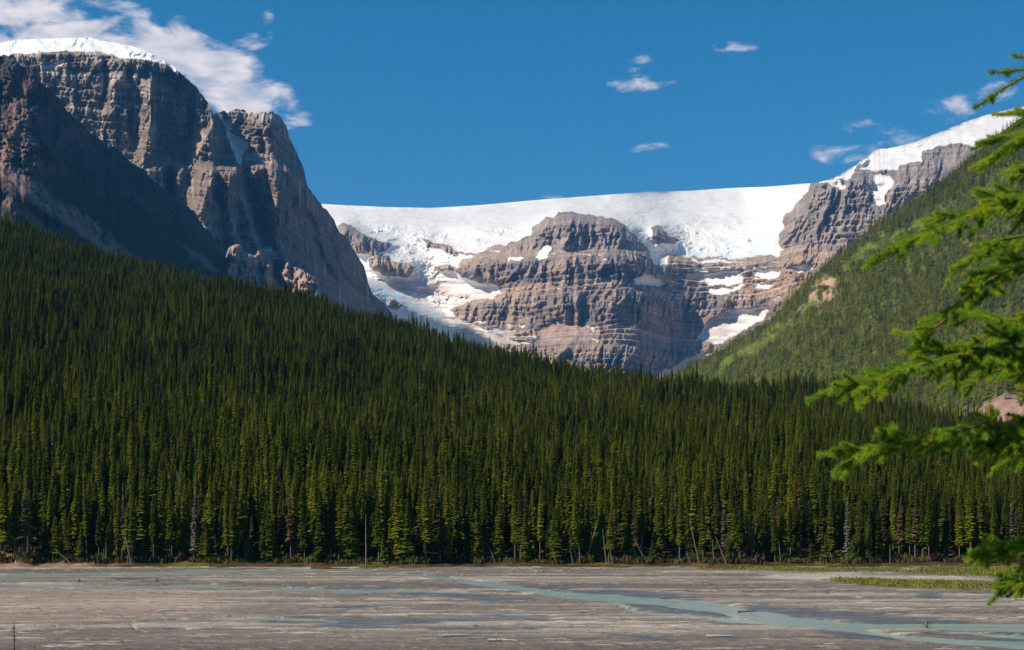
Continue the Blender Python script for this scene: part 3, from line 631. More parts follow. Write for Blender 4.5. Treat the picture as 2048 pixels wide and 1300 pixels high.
gn_forest('spruce_forest',np.stack([X,Yt,Zt],-1)[rest],np.stack([rng.normal(0,.02,nr),rng.normal(0,.02,nr),rng.uniform(0,6.28,nr)],-1),np.stack([ws_[rest],ws_[rest],hs_[rest]],-1),vid[rest],plist)
print('hill trees',nT)
# small light crowns for the far slope: the sources are three of its own trees
SP=[]
for i,(h,r) in enumerate(((19,2.2),(21,1.9),(16,2.5))):
    cv,cf=crown_np(80+i,h,r,13,5,base=.05,hang=False,wid=.5); SP.append(me_only('crown',cv,cf,M_leaf_far))
def scatter_slope():
    n=900000; px=rng.uniform(1230,2390,n); cr=ip(px,CREST); py=cr+rng.random(n)*(915-cr)
    D,e=slope_D(px[None],py[None]); D=D[0]; e=e[0]
    D1=slope_D(px[None],(py-2)[None])[0][0]
    Pw=world(px,py,D)
    slope=np.hypot((D1-D),2/FP*D)/2     # metres of ground per row
    dens=(915-cr)*slope*D*D; dens/=np.percentile(dens,99)
    cell=7.6; key=np.floor(Pw[:,0]/cell).astype(np.int64)*1000000+np.floor(Pw[:,1]/cell).astype(np.int64); _,idx=np.unique(key,return_index=True)
    px,py,Pw,e=px[idx],py[idx],Pw[idx],e[idx]
    wx=px+fbm(px/20,py/20,341,4)*14; wy=py+fbm(px/20,py/20,342,4)*10
    p=fbm(px/14,py/14,345,4)
    mead=np.exp(-((py-e-2)/14)**2)*ss(1340,1460,px)*ss(-.9,.1,p)
    pr=.9-.85*np.clip(mead*1.35,0,1); pr*=np.where(anyof(wx,wy,SCREE_R),.35,1); pr*=np.where(inpoly(wx,wy,SCREE_LOW),.03,1)
    pr*=np.clip(1+.5*fbm(px/25,py/25,351,3),.4,1)
    k=rng.random(len(px))<pr
    return Pw[k],px[k],py[k]
PS,spx,spy=scatter_slope(); PS[:,2]-=4.3; ns=len(PS); print('slope trees',ns)
cands=[int(np.argmin(np.abs(spx-a)+np.abs(spy-ip(np.array([a]),CREST)[0]))) for a in (1480,1700,1880)]
srcs=[]
SLAB=['tiny dark spruce low on the crest of the right slope before the grey snow fan','tiny narrow spruce on the crest of the right slope before the reddish cliff','tiny dark spruce on the crest of the right slope under the grey columnar cliff']
stv,stf=tube_np([(0,0,-.5),(0,0,6),(0,0,12)],[.2,.12,.03],5); STR=me_only('trunk',stv,stf,M_bark)
for i,j in enumerate(cands):
    e=bpy.data.objects.new('slope_spruce',None); C.objects.link(e); e.location=PS[j]; tag(e,SLAB[i],'spruce tree','spruces on the crest of the right slope')
    for nm,me in (('crown',SP[i]),('trunk',STR)):
        o=bpy.data.objects.new(nm,me); C.objects.link(o); o.parent=e
        if nm=='crown': srcs.append(o)
ksl=np.ones(ns,bool); ksl[cands]=False; PS=PS[ksl]; ns=len(PS)
sc=rng.normal(1,.2,ns).clip(.5,1.5)
gn_forest('slope_forest',PS,np.stack([np.zeros(ns),np.zeros(ns),rng.uniform(0,6.28,ns)],-1),np.stack([sc**.5*1.1,sc**.5*1.1,sc],-1),rng.integers(0,3,ns),srcs)

# ------------------------------------------------------------------ gravel flats with braided streams, near bank
WATER=[[(-300,1160,5),(0,1153,4.5),(100,1149,4),(240,1146.5,3.2),(340,1146,4),(480,1144,4),(600,1141,3),(700,1140,2.2),(768,1146,2.6),(837,1152,3.5),(905,1160,4.5),(973,1168,5.5),(1025,1177,7),(1076,1185,7.5),(1127,1192,7.5),(1213,1197,7.5),(1298,1203,8),(1400,1213,10),(1433,1218,11),(1502,1230,10),(1587,1242,9),(1690,1251,7),(1758,1256,6),(1860,1254,8),(2048,1257,9),(2400,1260,10)],
 [(-300,1164,2),(0,1170,2.5),(85,1173,2.8),(240,1175,3.6),(376,1174,2.6),(512,1176,2.6),(640,1181,4),(700,1183,4.5),(768,1182,4),(837,1182,3),(960,1186,1.2)],
 [(-300,1268,3),(0,1262,2),(103,1257,1.8),(239,1250,2.4),(342,1242,2.2),(410,1237,2.4),(512,1238,3),(600,1241,3),(700,1246,2)],
 [(250,1251,1.5),(268,1256,2.5),(280,1264,2.5),(300,1274,1.2)],
 [(1190,1201,1.5),(1230,1211,2.5),(1264,1221,3.5),(1315,1230,4),(1400,1235,4),(1433,1240,4),(1519,1246,5),(1621,1255,5),(1724,1264,5),(1826,1279,6),(1929,1286,6),(2048,1293,8),(2400,1305,9)],
 [(1860,1264,1),(1930,1267,2.5),(2048,1277,5),(2400,1290,6)],[(1025,1138,.8),(1045,1142,1.8),(1070,1145,1.2),(1150,1146,1)]]
WET=[[(1230,1207,2),(1290,1215,7),(1400,1224,8),(1480,1236,6)],[(1470,1214,2),(1519,1222,8),(1620,1230,10),(1720,1238,10),(1826,1246,6),(1950,1246,2)],[(1810,1189,2),(1845,1194,6),(1895,1196,6)],
 [(560,1236,2),(700,1250,12),(800,1247,10),(900,1242,5),(1000,1239,5),(1130,1241,3)],[(780,1184,3),(880,1190,5),(960,1196,6),(1040,1202,4)],[(1170,1266,1.2),(1264,1276,3.5),(1366,1288,4.5)],[(840,1264,4),(1000,1260,2.5),(1100,1259,2)],
 [(1620,1264,3),(1720,1275,8),(1850,1282,7),(2048,1285,6),(2400,1295,8)],[(1850,1262,2),(2048,1267,5),(2400,1270,5)],[(470,1240,2),(540,1243,4),(620,1246,4)],[(200,1160,2),(290,1163,3),(400,1162,1)],[(920,1198,2),(980,1203,5),(1090,1200,3)],
 [(1060,1176,2),(1180,1185,4),(1300,1192,5),(1420,1199,4)],[(300,1258,1),(370,1262,3),(390,1270,2)],[(1600,1166,1),(1650,1172,3)],[(580,1218,1),(700,1220,3),(800,1217,1)],[(1400,1275,3),(1500,1283,3)]]
def ribmask(PX,PY,rib,soft):
    a=np.array(rib,float); c=np.interp(PX,a[:,0],a[:,1],left=-9e3,right=-9e3); hw=np.interp(PX,a[:,0],a[:,2])*.97
    return (1-ss(1-soft,1+soft,np.abs(PY-c)/hw))*ss(a[0,0],a[0,0]+35,PX)*ss(a[-1,0],a[-1,0]-35,PX)
def flats():
    nx,ny=1250,430
    px=np.linspace(-420,2420,nx); rows=np.concatenate([np.linspace(1129,1135,10)[:-1],np.linspace(1135,1330,320),np.linspace(1331,1800,101)])
    ny=len(rows); PX=np.broadcast_to(px,(ny,nx)); PY=np.broadcast_to(rows[:,None],(ny,nx)); Yv=H*FP/(PY-HY); X=(PX-CX)/FP*Yv
    jx=PX+fbm(X/9,Yv/9,501,3)*10; jy=PY+fbm(X/14,Yv/5,502,4)*2.3
    wm=np.zeros(PX.shape); wt=np.zeros(PX.shape)
    for r_ in WATER: wm=np.maximum(wm,ribmask(jx,jy,r_,.35))
    jy2=PY+fbm(X/6,Yv/3,503,4)*4.5
    for r_ in WET: wt=np.maximum(wt,ribmask(jx,jy2,r_,.55))
    sx=fbm(X/55,Yv/5.5,510,5,.55); s2=fbm(X/9,Yv/2.2,511,4,.6); s3=fbm(X/2.0,Yv/.9,512,3,.6)
    s4=fbm(X/.9,Yv/.45,513,3,.6); Z=.25+.12*sx+.09*s2+.06*s3+.02*s4
    Z=lerp(Z,-.12,wm); Z=Z-.13*wt*(1-wm)*ss(-.5,.5,s2+sx)
    col=np.zeros(PX.shape+(3,))+np.array((.165,.148,.126))
    col=mixc(col,(.30,.27,.225),ss(0,.6,sx+.4*s2)*.8); col=mixc(col,(.12,.10,.09),ss(.0,.5,-sx+.4*s2)*.85)
    col=mixc(col,(.50,.42,.36),ss(.5,.8,s2+.35*s3)*.6); col=mixc(col,(.07,.06,.05),ss(.55,.9,-s2+.4*s3)*.7)
    brown=np.exp(-((PY-1210)/30)**2)*ss(620,250,PX+60*sx); col=mixc(col,(.36,.27,.22),np.clip(brown*.6,0,1))
    bar=blur(inpoly(jx,jy,[(1560,1149),(1700,1150),(1900,1155),(1990,1160),(1900,1161),(1700,1160),(1640,1163),(1500,1157)]),2); col=mixc(col,(.42,.37,.32),bar*.65)
    gm=np.clip(blur(anyof(jx,jy,GRASS),2),0,1); Z=Z+.12*gm; col=mixc(col,(.09,.085,.02),gm)
    col=mixc(col,(.075,.088,.10),np.clip(wt,0,1)*.75)  # wet gravel is darker; the blue cast paints in reflected sky
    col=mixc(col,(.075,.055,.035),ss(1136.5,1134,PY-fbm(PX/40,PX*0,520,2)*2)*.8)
    col=mixc(col,(.055,.050,.045),ss(.62,.85,s4-.25*sx)*.8); col=mixc(col,(.42,.39,.34),ss(.7,.9,-s4)*.5)
    col*=(1+.20*s3)[...,None]
    bank=np.interp(Yv,[0,4,12,30,68,98],[13.35,12.9,11.5,9.8,6.3,0.]); bw=ss(98,72,Yv)
    Z=Z*(1-bw)+bank+bw*fbm(X/3,Yv/3,530,4)*.35; col=mixc(col,(.10,.085,.05),bw)
    V=np.stack([X,Yv,Z],-1)
    m=tint_mat('gravel',3.0,.62,1.35,.05,7.0,rough=.95,spec=.12)
    t=m.node_tree; b=t.nodes['Principled BSDF']; at=N(t,'ShaderNodeAttribute',attribute_name='wet')
    rr=N(t,'ShaderNodeMapRange'); rr.inputs[3].default_value=.95; rr.inputs[4].default_value=.32; t.links.new(at.outputs['Fac'],rr.inputs[0]); t.links.new(rr.outputs[0],b.inputs['Roughness'])
    o=mesh_np('gravel_flats',V,grid_faces(ny,nx),m,smooth=True,col=col.clip(.01,.6),extra={'wet':(wt*(1-bw)).clip(0,1)}); o['kind']='structure'
    # ground round and behind the viewer, out to the horizon on every side
    m2,_,_=bsdf('far_ground',(.10,.09,.06),.95,.1)
    vb=[]; 
    o2=mesh_np('valley_ground',[(-14000,-6000,-3),(14000,-6000,-3),(14000,15000,-3),(-14000,15000,-3)],[(0,1,2,3)],m2); o2['kind']='structure'
    n=60; xs=np.linspace(-60,60,n); ys=np.linspace(-60,53.5*1.0,n); XX,YY=np.meshgrid(xs,ys)
    zz=np.interp(YY,[-60,0,4,12,30,68],[14.5,13.3,12.85,11.4,9.7,6.2])+fbm(XX/4,YY/4,533,4)*.3-.12
    sub('river_bank',np.stack([XX,YY,zz],-1),grid_faces(n,n),tint_mat('bank_soil',1.0,.6,1.3,.1,3),np.zeros((n,n,3))+np.array((.09,.08,.04)),smooth=True)['kind']='structure'
GRASS=[[(1655,1161),(1700,1158),(1800,1163),(1900,1165),(2048,1170),(2400,1175),(2400,1192),(2048,1186),(1900,1183),(1800,1179),(1700,1172),(1665,1166)],
       [(1780,1146),(1830,1141),(1850,1136),(2400,1136),(2400,1162),(2048,1158),(1960,1155),(1850,1151)],[(1400,1137),(1800,1138),(1800,1145),(1600,1147),(1400,1143)]]
flats()
def water():
    m,t,b=bsdf('glacial_water',(.20,.30,.265),.22,.4)
    n=noise_node(t,.5,4,.6,stretch=(.35,1,1)); r=N(t,'ShaderNodeValToRGB'); r.color_ramp.elements[0].position=.35; r.color_ramp.elements[0].color=(.19,.285,.26,1); r.color_ramp.elements[1].position=.65; r.color_ramp.elements[1].color=(.31,.38,.33,1)
    t.links.new(n,r.inputs[0]); t.links.new(r.outputs[0],b.inputs[0])
    bn=N(t,'ShaderNodeBump'); bn.inputs['Strength'].default_value=1; bn.inputs['Distance'].default_value=.05; t.links.new(noise_node(t,1.6,4,.6,stretch=(.5,1,1)),bn.inputs['Height']); t.links.new(bn.outputs[0],b.inputs['Normal'])
    o=mesh_np('river_water',[(-160,100,0),(160,100,0),(320,360,0),(-320,360,0)],[(0,1,2,3)],m); o['kind']='structure'; o.location.z=.0
water()
# grass on the bars: tufts, too many to count
def grass():
    g=np.random.default_rng(5); n=42000
    px=g.uniform(1380,2400,n); py=g.uniform(1134,1194,n); k=anyof(px+g.normal(0,3,n),py,GRASS); px,py=px[k],py[k]
    Yv=H*FP/(py-HY); x=(px-CX)/FP*Yv; V=[];F=[]
    m=len(px); hgt=g.uniform(.16,.45,m)*(1+.4*fbm(x/3,Yv/3,7,2)); a=g.uniform(0,6.28,m); wd=g.uniform(.05,.14,m); ln=g.normal(0,.12,(m,2))
    base=np.stack([x,Yv,np.full(m,.42)],-1)
    dx=np.stack([np.cos(a)*wd,np.sin(a)*wd,0*a],-1); tip=base+np.stack([ln[:,0],ln[:,1],hgt],-1)
    V=np.stack([base-dx,base+dx,tip],1).reshape(-1,3); F=np.arange(3*m).reshape(-1,3)
    mt,t,b=bsdf('bar_grass',(.13,.13,.02),.8,.2); r=N(t,'ShaderNodeValToRGB'); r.color_ramp.elements[0].position=.3; r.color_ramp.elements[0].color=(.085,.085,.018,1); r.color_ramp.elements[1].position=.7; r.color_ramp.elements[1].color=(.25,.24,.03,1)
    t.links.new(noise_node(t,.25,4,.6),r.inputs[0]); t.links.new(r.outputs[0],b.inputs[0])
    o=mesh_np('bar_grass',V,F,mt); o['kind']='stuff'
grass()

# undergrowth along the forest edge: leafy scraps, too many to count
def undergrowth():
    g=np.random.default_rng(9); n=42000
    px=g.uniform(-300,2350,n); y=shore(px)+g.gamma(2.0,3.0,n)-1.5; x=(px-CX)/FP*y; z=ground_z(x,y)
    k=fbm(x/3,y/3,601,3)>-.25; x,y,z=x[k],y[k],z[k]; m=len(x); hh=g.uniform(.2,1.5,m)*(1+.5*fbm(x/6,y/6,603,2)); a=g.uniform(0,6.28,m); wd=g.uniform(.08,.3,m)
    b0=np.stack([x,y,z-.05],-1); dx=np.stack([np.cos(a)*wd,np.sin(a)*wd,a*0],-1); ln=g.normal(0,.25,(m,2)); up=np.stack([ln[:,0],ln[:,1],hh],-1)
    V=np.stack([b0-dx*.4,b0+dx*.4,b0+up*.75+dx,b0+up-dx*.3],1).reshape(-1,3); F=np.arange(4*m).reshape(-1,4)
    mt,t,b=bsdf('undergrowth',(.08,.08,.03),.85,.15); r=N(t,'ShaderNodeValToRGB'); e=r.color_ramp.elements
    e[0].position=.3; e[0].color=(.13,.062,.025,1); e[1].position=.66; e[1].color=(.10,.105,.022,1); q=e.new(.48); q.color=(.06,.055,.02,1)
    t.links.new(noise_node(t,.22,5,.65),r.inputs[0]); t.links.new(r.outputs[0],b.inputs[0])
    mesh_np('undergrowth',V,F,mt)['kind']='stuff'
undergrowth()
# ------------------------------------------------------------------ dead trunks along the shore
def at_shore(px,dy=0.):
    y=float(shore(np.array([float(px)]))[0])+dy; x=(px-CX)/FP*y; return x,y,float(ground_z(np.array([x]),np.array([y]))[0])
SNAGS=[ # base px, top px, top row, radius, dist behind shore, label
 (1170,1197,1037,.17,1.,'long bare grey trunk leaning right, the only long one tilted that way in mid shore'),
 (1296,1268,1078,.15,0.,'bare grey trunk leaning steeply left, lower of the crossed leaning pair'),
 (1279,1255,1066,.15,2.,'bare grey trunk leaning left, upper of the crossed leaning pair'),
 (1399,1379,1040,.19,0.,'tallest bare pale trunk leaning slightly left beside a short leaning stub'),
 (1382,1371,1102,.14,-1.,'short pale stub leaning left beside the tallest leaning bare trunk'),
 (1455,1431,1073,.19,-1.,'thick pale bare trunk leaning left, right of the tallest leaning bare trunk'),
 (1428,1425,1078,.16,1.5,'upright bare grey trunk just left of the thick pale leaning trunk'),
 (1502,1516,1101,.12,0.,'thin bare trunk leaning right toward a small yellow green tree'),
 (1767,1750,1104,.15,-1.,'bare grey trunk leaning left beside the upright bare pole on the grassy shore'),
 (1780,1780,1090,.14,-2.,'upright bare grey pole standing at the edge of the grassy shore'),
 (1840,1848,1108,.12,0.,'short thin bare trunk leaning right above the green grass strip'),
 (968,954,1047,.28,1.,'tall thick brownish dead trunk leaning slightly left at mid shore'),
 (992,980,1097,.15,-1.,'short bare trunk leaning left just right of the thick brownish dead trunk'),
 (732,732,1028,.20,-1.5,'straight dead trunk rising from the water edge where the far stream begins to bend'),
 (881,880,1102,.17,0.,'short upright grey stump standing between the straight and the thick dead trunks'),
 (1115,1104,1097,.14,-1.,'short bare trunk leaning left, left of the long right leaning trunk'),
 (1213,1205,1057,.18,0.,'tall bare trunk tilted left, just right of the long right leaning trunk'),
 (1226,1218,1090,.17,-1.,'medium bare trunk tilted left, beside the tall bare tilted trunk'),
 (1148,1139,1094,.13,-1.,'thin bare trunk leaning left, one of two close beside the right leaning trunk'),
 (1160,1158,1090,.12,-1.,'thin upright bare trunk touching the foot of the right leaning trunk'),
 (263,248,1060,.22,-1.,'tall brown dead trunk leaning left at the left part of the shore'),
 (212,212,1084,.20,0.,'upright grey dead trunk left of the tall brown leaning one'),
 (147,108,1097,.16,-2.,'dark fallen trunk tipping over the cut bank at far left'),
 (1562,1558,1085,.14,1.,'thin upright grey dead trunk right of the small yellow green tree')]
for (bp,tp,ty,rad,dy,lab) in SNAGS:
    x,y,z=at_shore(bp,dy); g=np.random.default_rng(bp)
    hgt=H+(HY-ty)/FP*y-z; tx=(tp-bp)/FP*y; pts=[];rr=[]
    for k in range(6):
        f=k/5; pts.append((tx*f+g.normal(0,.03)*hgt*.06,g.normal(0,.03),-.5+(hgt+.5)*f)); rr.append(rad*(1-.72*f))
    e=bpy.data.objects.new('dead_tree',None); C.objects.link(e); e.location=(x,y,z); tag(e,lab,'dead tree','dead trunks along the shore')
    v,f_=tube_np(pts,rr,8); mesh_np('trunk',v,f_,M_dead,smooth=True,parent=e)
    parts=[]
    for k in range(int(10+hgt*2.2)):
        f=g.uniform(.25,.97); a=g.uniform(0,6.28); L=g.uniform(.25,.9)*(1.1-f); p=np.array((tx*f,0,-.5+(hgt+.5)*f)); q=p+np.array((math.cos(a)*L,math.sin(a)*L,g.uniform(-.35,.15)*L))
        parts.append(tube_np([p,(p+q)/2+np.array((0,0,.04)),q],[.03,.02,.008],4))
    v,f_=join_np(parts); mesh_np('dead_twigs',v,f_,M_dead,parent=e)
# driftwood and stumps lying on the gravel
def on_gravel(px,py): y=H*FP/(py-HY); return (px-CX)/FP*y,y
DRIFT=[(1653,1192,'stump','small dark upright stump on the gravel left of the round wet patch','stump'),
 (158,1167,'stump','dark snag of roots on the far gravel at left between the two streams','stump'),
 (313,1165,'stump','dark root clump on the gravel between the two far left streams, right of another','stump'),
 (1852,1256,'stump','tiny dark stump at the lower right beside the turquoise stream','stump'),
 (332,1226,'log','small pale curved log on the brown gravel at left','driftwood'),
 (915,1277,'log','pale driftwood pole on the near gravel at bottom centre left','driftwood'),
 (1005,1287,'log','largest pale driftwood log on the near gravel at bottom centre','driftwood'),
 (1062,1191,'log','pale log beside the wide bend of the turquoise stream','driftwood'),
 (1497,1228,'log','dark stick lying in the turquoise stream where it widens','driftwood'),
 (1440,1278,'log','long pale flat log on the near gravel below the streams','driftwood')]
for i,(px,py,kd,lab,cat) in enumerate(DRIFT):
    x,y=on_gravel(px,py); g=np.random.default_rng(900+i); parts=[]
    if kd=='stump':
        parts.append(tube_np([(0,0,-.1),(.05,0,.35),(.12,0,.85)],[.22,.16,.09],8))
        for k in range(6):
            a=k*1.05+g.uniform(-.3,.3); L=g.uniform(.4,.8); parts.append(tube_np([(0,0,.15),(math.cos(a)*L*.5,math.sin(a)*L*.5,.22),(math.cos(a)*L,math.sin(a)*L,g.uniform(.0,.5))],[.10,.06,.02],5))
    else:
        L=g.uniform(2.0,3.6); a=g.uniform(-.5,.3); d=np.array((math.cos(a),math.sin(a),0)); c=g.normal(0,.2)
        parts.append(tube_np([-d*L/2+np.array((0,0,.18)),-d*L*.2+np.array((0,c,.24)),d*L*.15+np.array((0,c,.26)),d*L/2+np.array((0,0,.3))],[.16,.14,.12,.05],7))
        for k in range(3):
            q=d*g.uniform(-.4,.4)*L; parts.append(tube_np([q+np.array((0,0,.25)),q+np.array((g.normal(0,.3),g.normal(0,.3),.55))],[.05,.015],5))
    v,f_=join_np(parts); m_=M_dead
    if kd=='stump' or 'dark' in lab: m_=M_bark
    elif 'pale' in lab:
        m_=bpy.data.materials.get('bleached_wood') or bsdf('bleached_wood',(.34,.31,.28),.85,.2)[0]
    o=mesh_np('stump' if kd=='stump' else 'driftwood_log',v,f_,m_,smooth=True); o.location=(x,y,.12); tag(o,lab,cat)
# ------------------------------------------------------------------ shrubs and a dead sapling on the near bank
def bank_z(y): return float(np.interp(y,[-60,0,4,12,30,68,98],[14.5,13.3,12.85,11.4,9.7,6.2,0]))
M_shrub=leaf_mat('shrub_leaves',(.05,.04,.015),(.09,.055,.02),(.12,.09,.03))
def shrub(px,top,y,wid,lab,seed):
    x=(px-CX)/FP*y; z=bank_z(y)-.2; h=H+(HY-top)/FP*y-z; g=np.random.default_rng(seed)
    e=bpy.data.objects.new('shrub',None); C.objects.link(e); e.location=(x,y,z); tag(e,lab,'shrub','brown shrubs on the near bank')
    st=[];lv=[];lf=[]
    for k in range(26):
        a=g.uniform(0,6.28); rr=g.uniform(.2,1)*wid; q=np.array((math.cos(a)*rr,math.sin(a)*rr*.7,h*g.uniform(.55,1)*(1-.35*rr/wid))); m_=q*.5+np.array((0,0,.15*h))
        st.append(tube_np([(0,0,0),m_*.8,q],[.03,.018,.006],4))
        for t in range(70):
            f=g.uniform(.35,1.02); p=(m_*.8)*(1-f)+q*f if f>.5 else m_*f*1.6; p=p+g.normal(0,.09,3); d=g.normal(0,1,3); d/=np.linalg.norm(d); b_=np.cross(d,g.normal(0,1,3)); b_/=np.linalg.norm(b_); n=len(lv)
            lv+= [p,p+d*.05+b_*.022,p+d*.10,p+d*.05-b_*.022]; lf.append((n,n+1,n+2,n+3))
    v,f_=join_np(st); mesh_np('stems',v,f_,M_bark,parent=e); mesh_np('leaves',lv,lf,M_shrub,parent=e)
for a in [(75,1284,62,.9,'small brown shrub at the bottom left corner nearest the thin dead sapling',31),(215,1288,64,1.1,'brown shrub on the bank edge at bottom left, second from the corner',32),
          (372,1289,66,1.2,'brown shrub on the bank edge at bottom left, third from the corner',33),(462,1291,66,1.3,'widest brown shrub on the bank edge, fourth from the left corner',34),(560,1294,66,1.0,'low brown shrub on the bank edge, farthest right of the row',35)]: shrub(*a)
def sapling():
    y=55.; x=(28-CX)/FP*y; z=bank_z(y)-.2; h=H+(HY-1240)/FP*y-z; g=np.random.default_rng(4)
    e=bpy.data.objects.new('dead_sapling',None); C.objects.link(e); e.location=(x,y,z); tag(e,'thin dark dead sapling with short twigs rising at the bottom left corner','sapling')
    v,f_=tube_np([(0,0,0),(.02,0,h*.5),(0,0,h)],[.05,.035,.01],6); mesh_np('trunk',v,f_,M_bark,parent=e); ps=[]
    for k in range(80):
        t=g.uniform(.1,.97); a=g.uniform(0,6.28); L=.05+.30*(1-t)*g.uniform(.5,1.2); ps.append(tube_np([(0,0,h*t),(math.cos(a)*L*.6,math.sin(a)*L*.6,h*t-.04),(math.cos(a)*L,math.sin(a)*L,h*t+.01)],[.014,.010,.004],4))
    v,f_=join_np(ps); mesh_np('dead_twigs',v,f_,M_bark,parent=e)
sapling()
# ------------------------------------------------------------------ the near spruce at the right edge
def needle_mat():
    m,t,b=bsdf('spruce_needles',(.09,.16,.02),.55,.35)
    at=N(t,'ShaderNodeAttribute',attribute_name='age'); nz=noise_node(t,9,3,.6)
    s_=mth(t,'ADD',mth(t,'MULTIPLY',at.outputs['Fac'],.6),mth(t,'MULTIPLY',nz,.5))
    r=N(t,'ShaderNodeValToRGB'); e=r.color_ramp.elements; e[0].position=.2; e[0].color=(.065,.19,.035,1); e[1].position=.85; e[1].color=(.44,.50,.025,1); q=e.new(.5); q.color=(.24,.42,.03,1)
    t.links.new(s_,r.inputs[0]); t.links.new(r.outputs[0],b.inputs[0]); tr=N(t,'ShaderNodeBsdfTranslucent'); t.links.new(r.outputs[0],tr.inputs[0])
    ms=N(t,'ShaderNodeMixShader'); ms.inputs[0].default_value=.5; o=t.nodes['Material Output']; t.links.new(b.outputs[0],ms.inputs[1]); t.links.new(tr.outputs[0],ms.inputs[2]); t.links.new(ms.outputs[0],o.inputs[0]); return m
M_needle=needle_mat(); M_twig,_,_=bsdf('twig_bark',(.22,.12,.05),.85,.2)
def pt(px,py,d): return np.array(((px-CX)/FP*d,d,H+(HY-py)/FP*d))
TR=np.array((2.42,4.75))
tz0=bank_z(4.75)-.3
spr=bpy.data.objects.new('near_spruce',None); C.objects.link(spr); spr.location=(TR[0],TR[1],tz0); tag(spr,'nearby spruce reaching bright green needled branches in from the right edge','spruce tree')
OFF=np.array((TR[0],TR[1],tz0))
v,f_=tube_np([(0,0,-.2),(.02,0,2),(0,.03,4.2),(0,0,6.8)],[.17,.13,.085,.02],12); mesh_np('trunk',v,f_,M_bark,smooth=True,parent=spr)
gB=np.random.default_rng(77)
def needles(p,q,out,per=5200,L=.0185,lod=1.0):
    d=q-p; ln=np.linalg.norm(d); 
    if ln<1e-4: return
    d=d/ln; a=np.cross(d,(0,0,1)); a/=np.linalg.norm(a)+1e-9; b=np.cross(a,d); n=max(4,int(per*ln*lod))
    t=gB.uniform(0,1.0,n); th=gB.uniform(0,2*math.pi,n); ra=a*np.cos(th)[:,None]+b*np.sin(th)[:,None]
    fw=gB.uniform(.6,1.15,n)[:,None]; dr=ra+d*fw; dr/=np.linalg.norm(dr,axis=1)[:,None]
    l_=L*gB.uniform(.75,1.15,n)*(1-.35*t**6); base=p+d*(t*ln)[:,None]; s_=np.cross(dr,gB.normal(0,1,(n,3))); s_/=np.linalg.norm(s_,axis=1)[:,None]
    w_=.00085/ max(lod,.25)**.7
    V_=np.stack([base-s_*w_,base+s_*w_,base+dr*l_[:,None]],1); out.append((V_,t))
def branch(pts,shoot=.13,dens=13,seed=1,droop=.8,hang=1.0,lod=1.0,end=.10,r0=.011):
    """woody axis from the trunk; shoots leave it to both sides and hang; every shoot is ringed with needles"""
    g=np.random.default_rng(seed); pts=[np.array(p) for p in pts]; wood=[]; nd=[]; ages=[]
    seg=[np.linalg.norm(pts[i+1]-pts[i]) for i in range(len(pts)-1)]; tot=sum(seg)
    wood.append(tube_np([p-OFF for p in pts],[lerp(r0,.0026,i/(len(pts)-1)) for i in range(len(pts))],6))
    def pos(s):
        for i,l in enumerate(seg):
            if s<=l or i==len(seg)-1: return pts[i]+(pts[i+1]-pts[i])*min(s/l,1), (pts[i+1]-pts[i])/l
            s-=l
    def addn(p,q,**k):
        nd.clear() if False else None
        needles(p-OFF,q-OFF,nd,lod=lod,**k)
    s=.12*tot; dens=dens*1.6; shoot=shoot*1.15
    while s<tot:
        p,d=pos(s); f=s/tot; side=np.cross(d,(0,0,1)); side/=np.linalg.norm(side)+1e-9
        for sg in (-1,1):
            if g.random()<.12: continue
            L=shoot*g.uniform(.6,1.35)*(1.25-.65*f)
            dn=-droop*hang*g.uniform(.0,1.3)*(1.15-.8*f) if g.random()<.78 else g.uniform(.0,.45)
            dr=d*g.uniform(.55,1.1)+side*sg*g.uniform(.35,1.0)+np.array((0,0,dn)); dr/=np.linalg.norm(dr)
            m_=p+dr*L*.55; q=p+dr*L+np.array((0,0,.10*L)); wood.append(tube_np([p-OFF,m_-OFF,q-OFF],[.0026,.0019,.001],4)); addn(p+dr*.008,m_); addn(m_,q)
            if L>.09:
                for k in range(g.integers(2,5) if L<.15 else 6):
                    u=g.uniform(.25,.85); pp=p+dr*L*u; d2=dr*g.uniform(.6,1)+side*g.choice((-1,1))*g.uniform(.3,.6)+g.normal(0,.18,3)+np.array((0,0,-.12*hang)); d2/=np.linalg.norm(d2); l2=L*g.uniform(.4,.7); qq=pp+d2*l2
                    wood.append(tube_np([pp-OFF,qq-OFF],[.0016,.0009],4)); addn(pp,qq)
        s+=g.uniform(.7,1.3)/dens
    for i in range(1,60):     # needles along the outer axis itself
        a0=tot*(.35+.65*(i-1)/60); a1=tot*(.35+.65*i/60)
        if g.random()<.8: addn(pos(a0)[0],pos(a1)[0])
    p,d=pos(tot); q=p+d*.02; addn(p,q)
    for k in range(3):
        dd=d+g.normal(0,.45,3); dd/=np.linalg.norm(dd); q=p-d*.05+dd*end*g.uniform(.4,.8); wood.append(tube_np([p-d*.05-OFF,q-OFF],[.002,.001],4)); addn(p-d*.05,q)
    v,f_=join_np(wood); b=mesh_np('branch',v,f_,M_twig,smooth=True,parent=spr)
    V_=np.concatenate([a for a,_ in nd]).reshape(-1,3); sa=[]
    for a,t in nd: sa.append(np.repeat(np.full(len(t),g.random())*.75+.25*t,3))
    mesh_np('needles',V_,np.arange(len(V_)).reshape(-1,3),M_needle,parent=b,extra={'age':np.concatenate(sa)})
def root(h): return np.array((TR[0],TR[1],H+h))
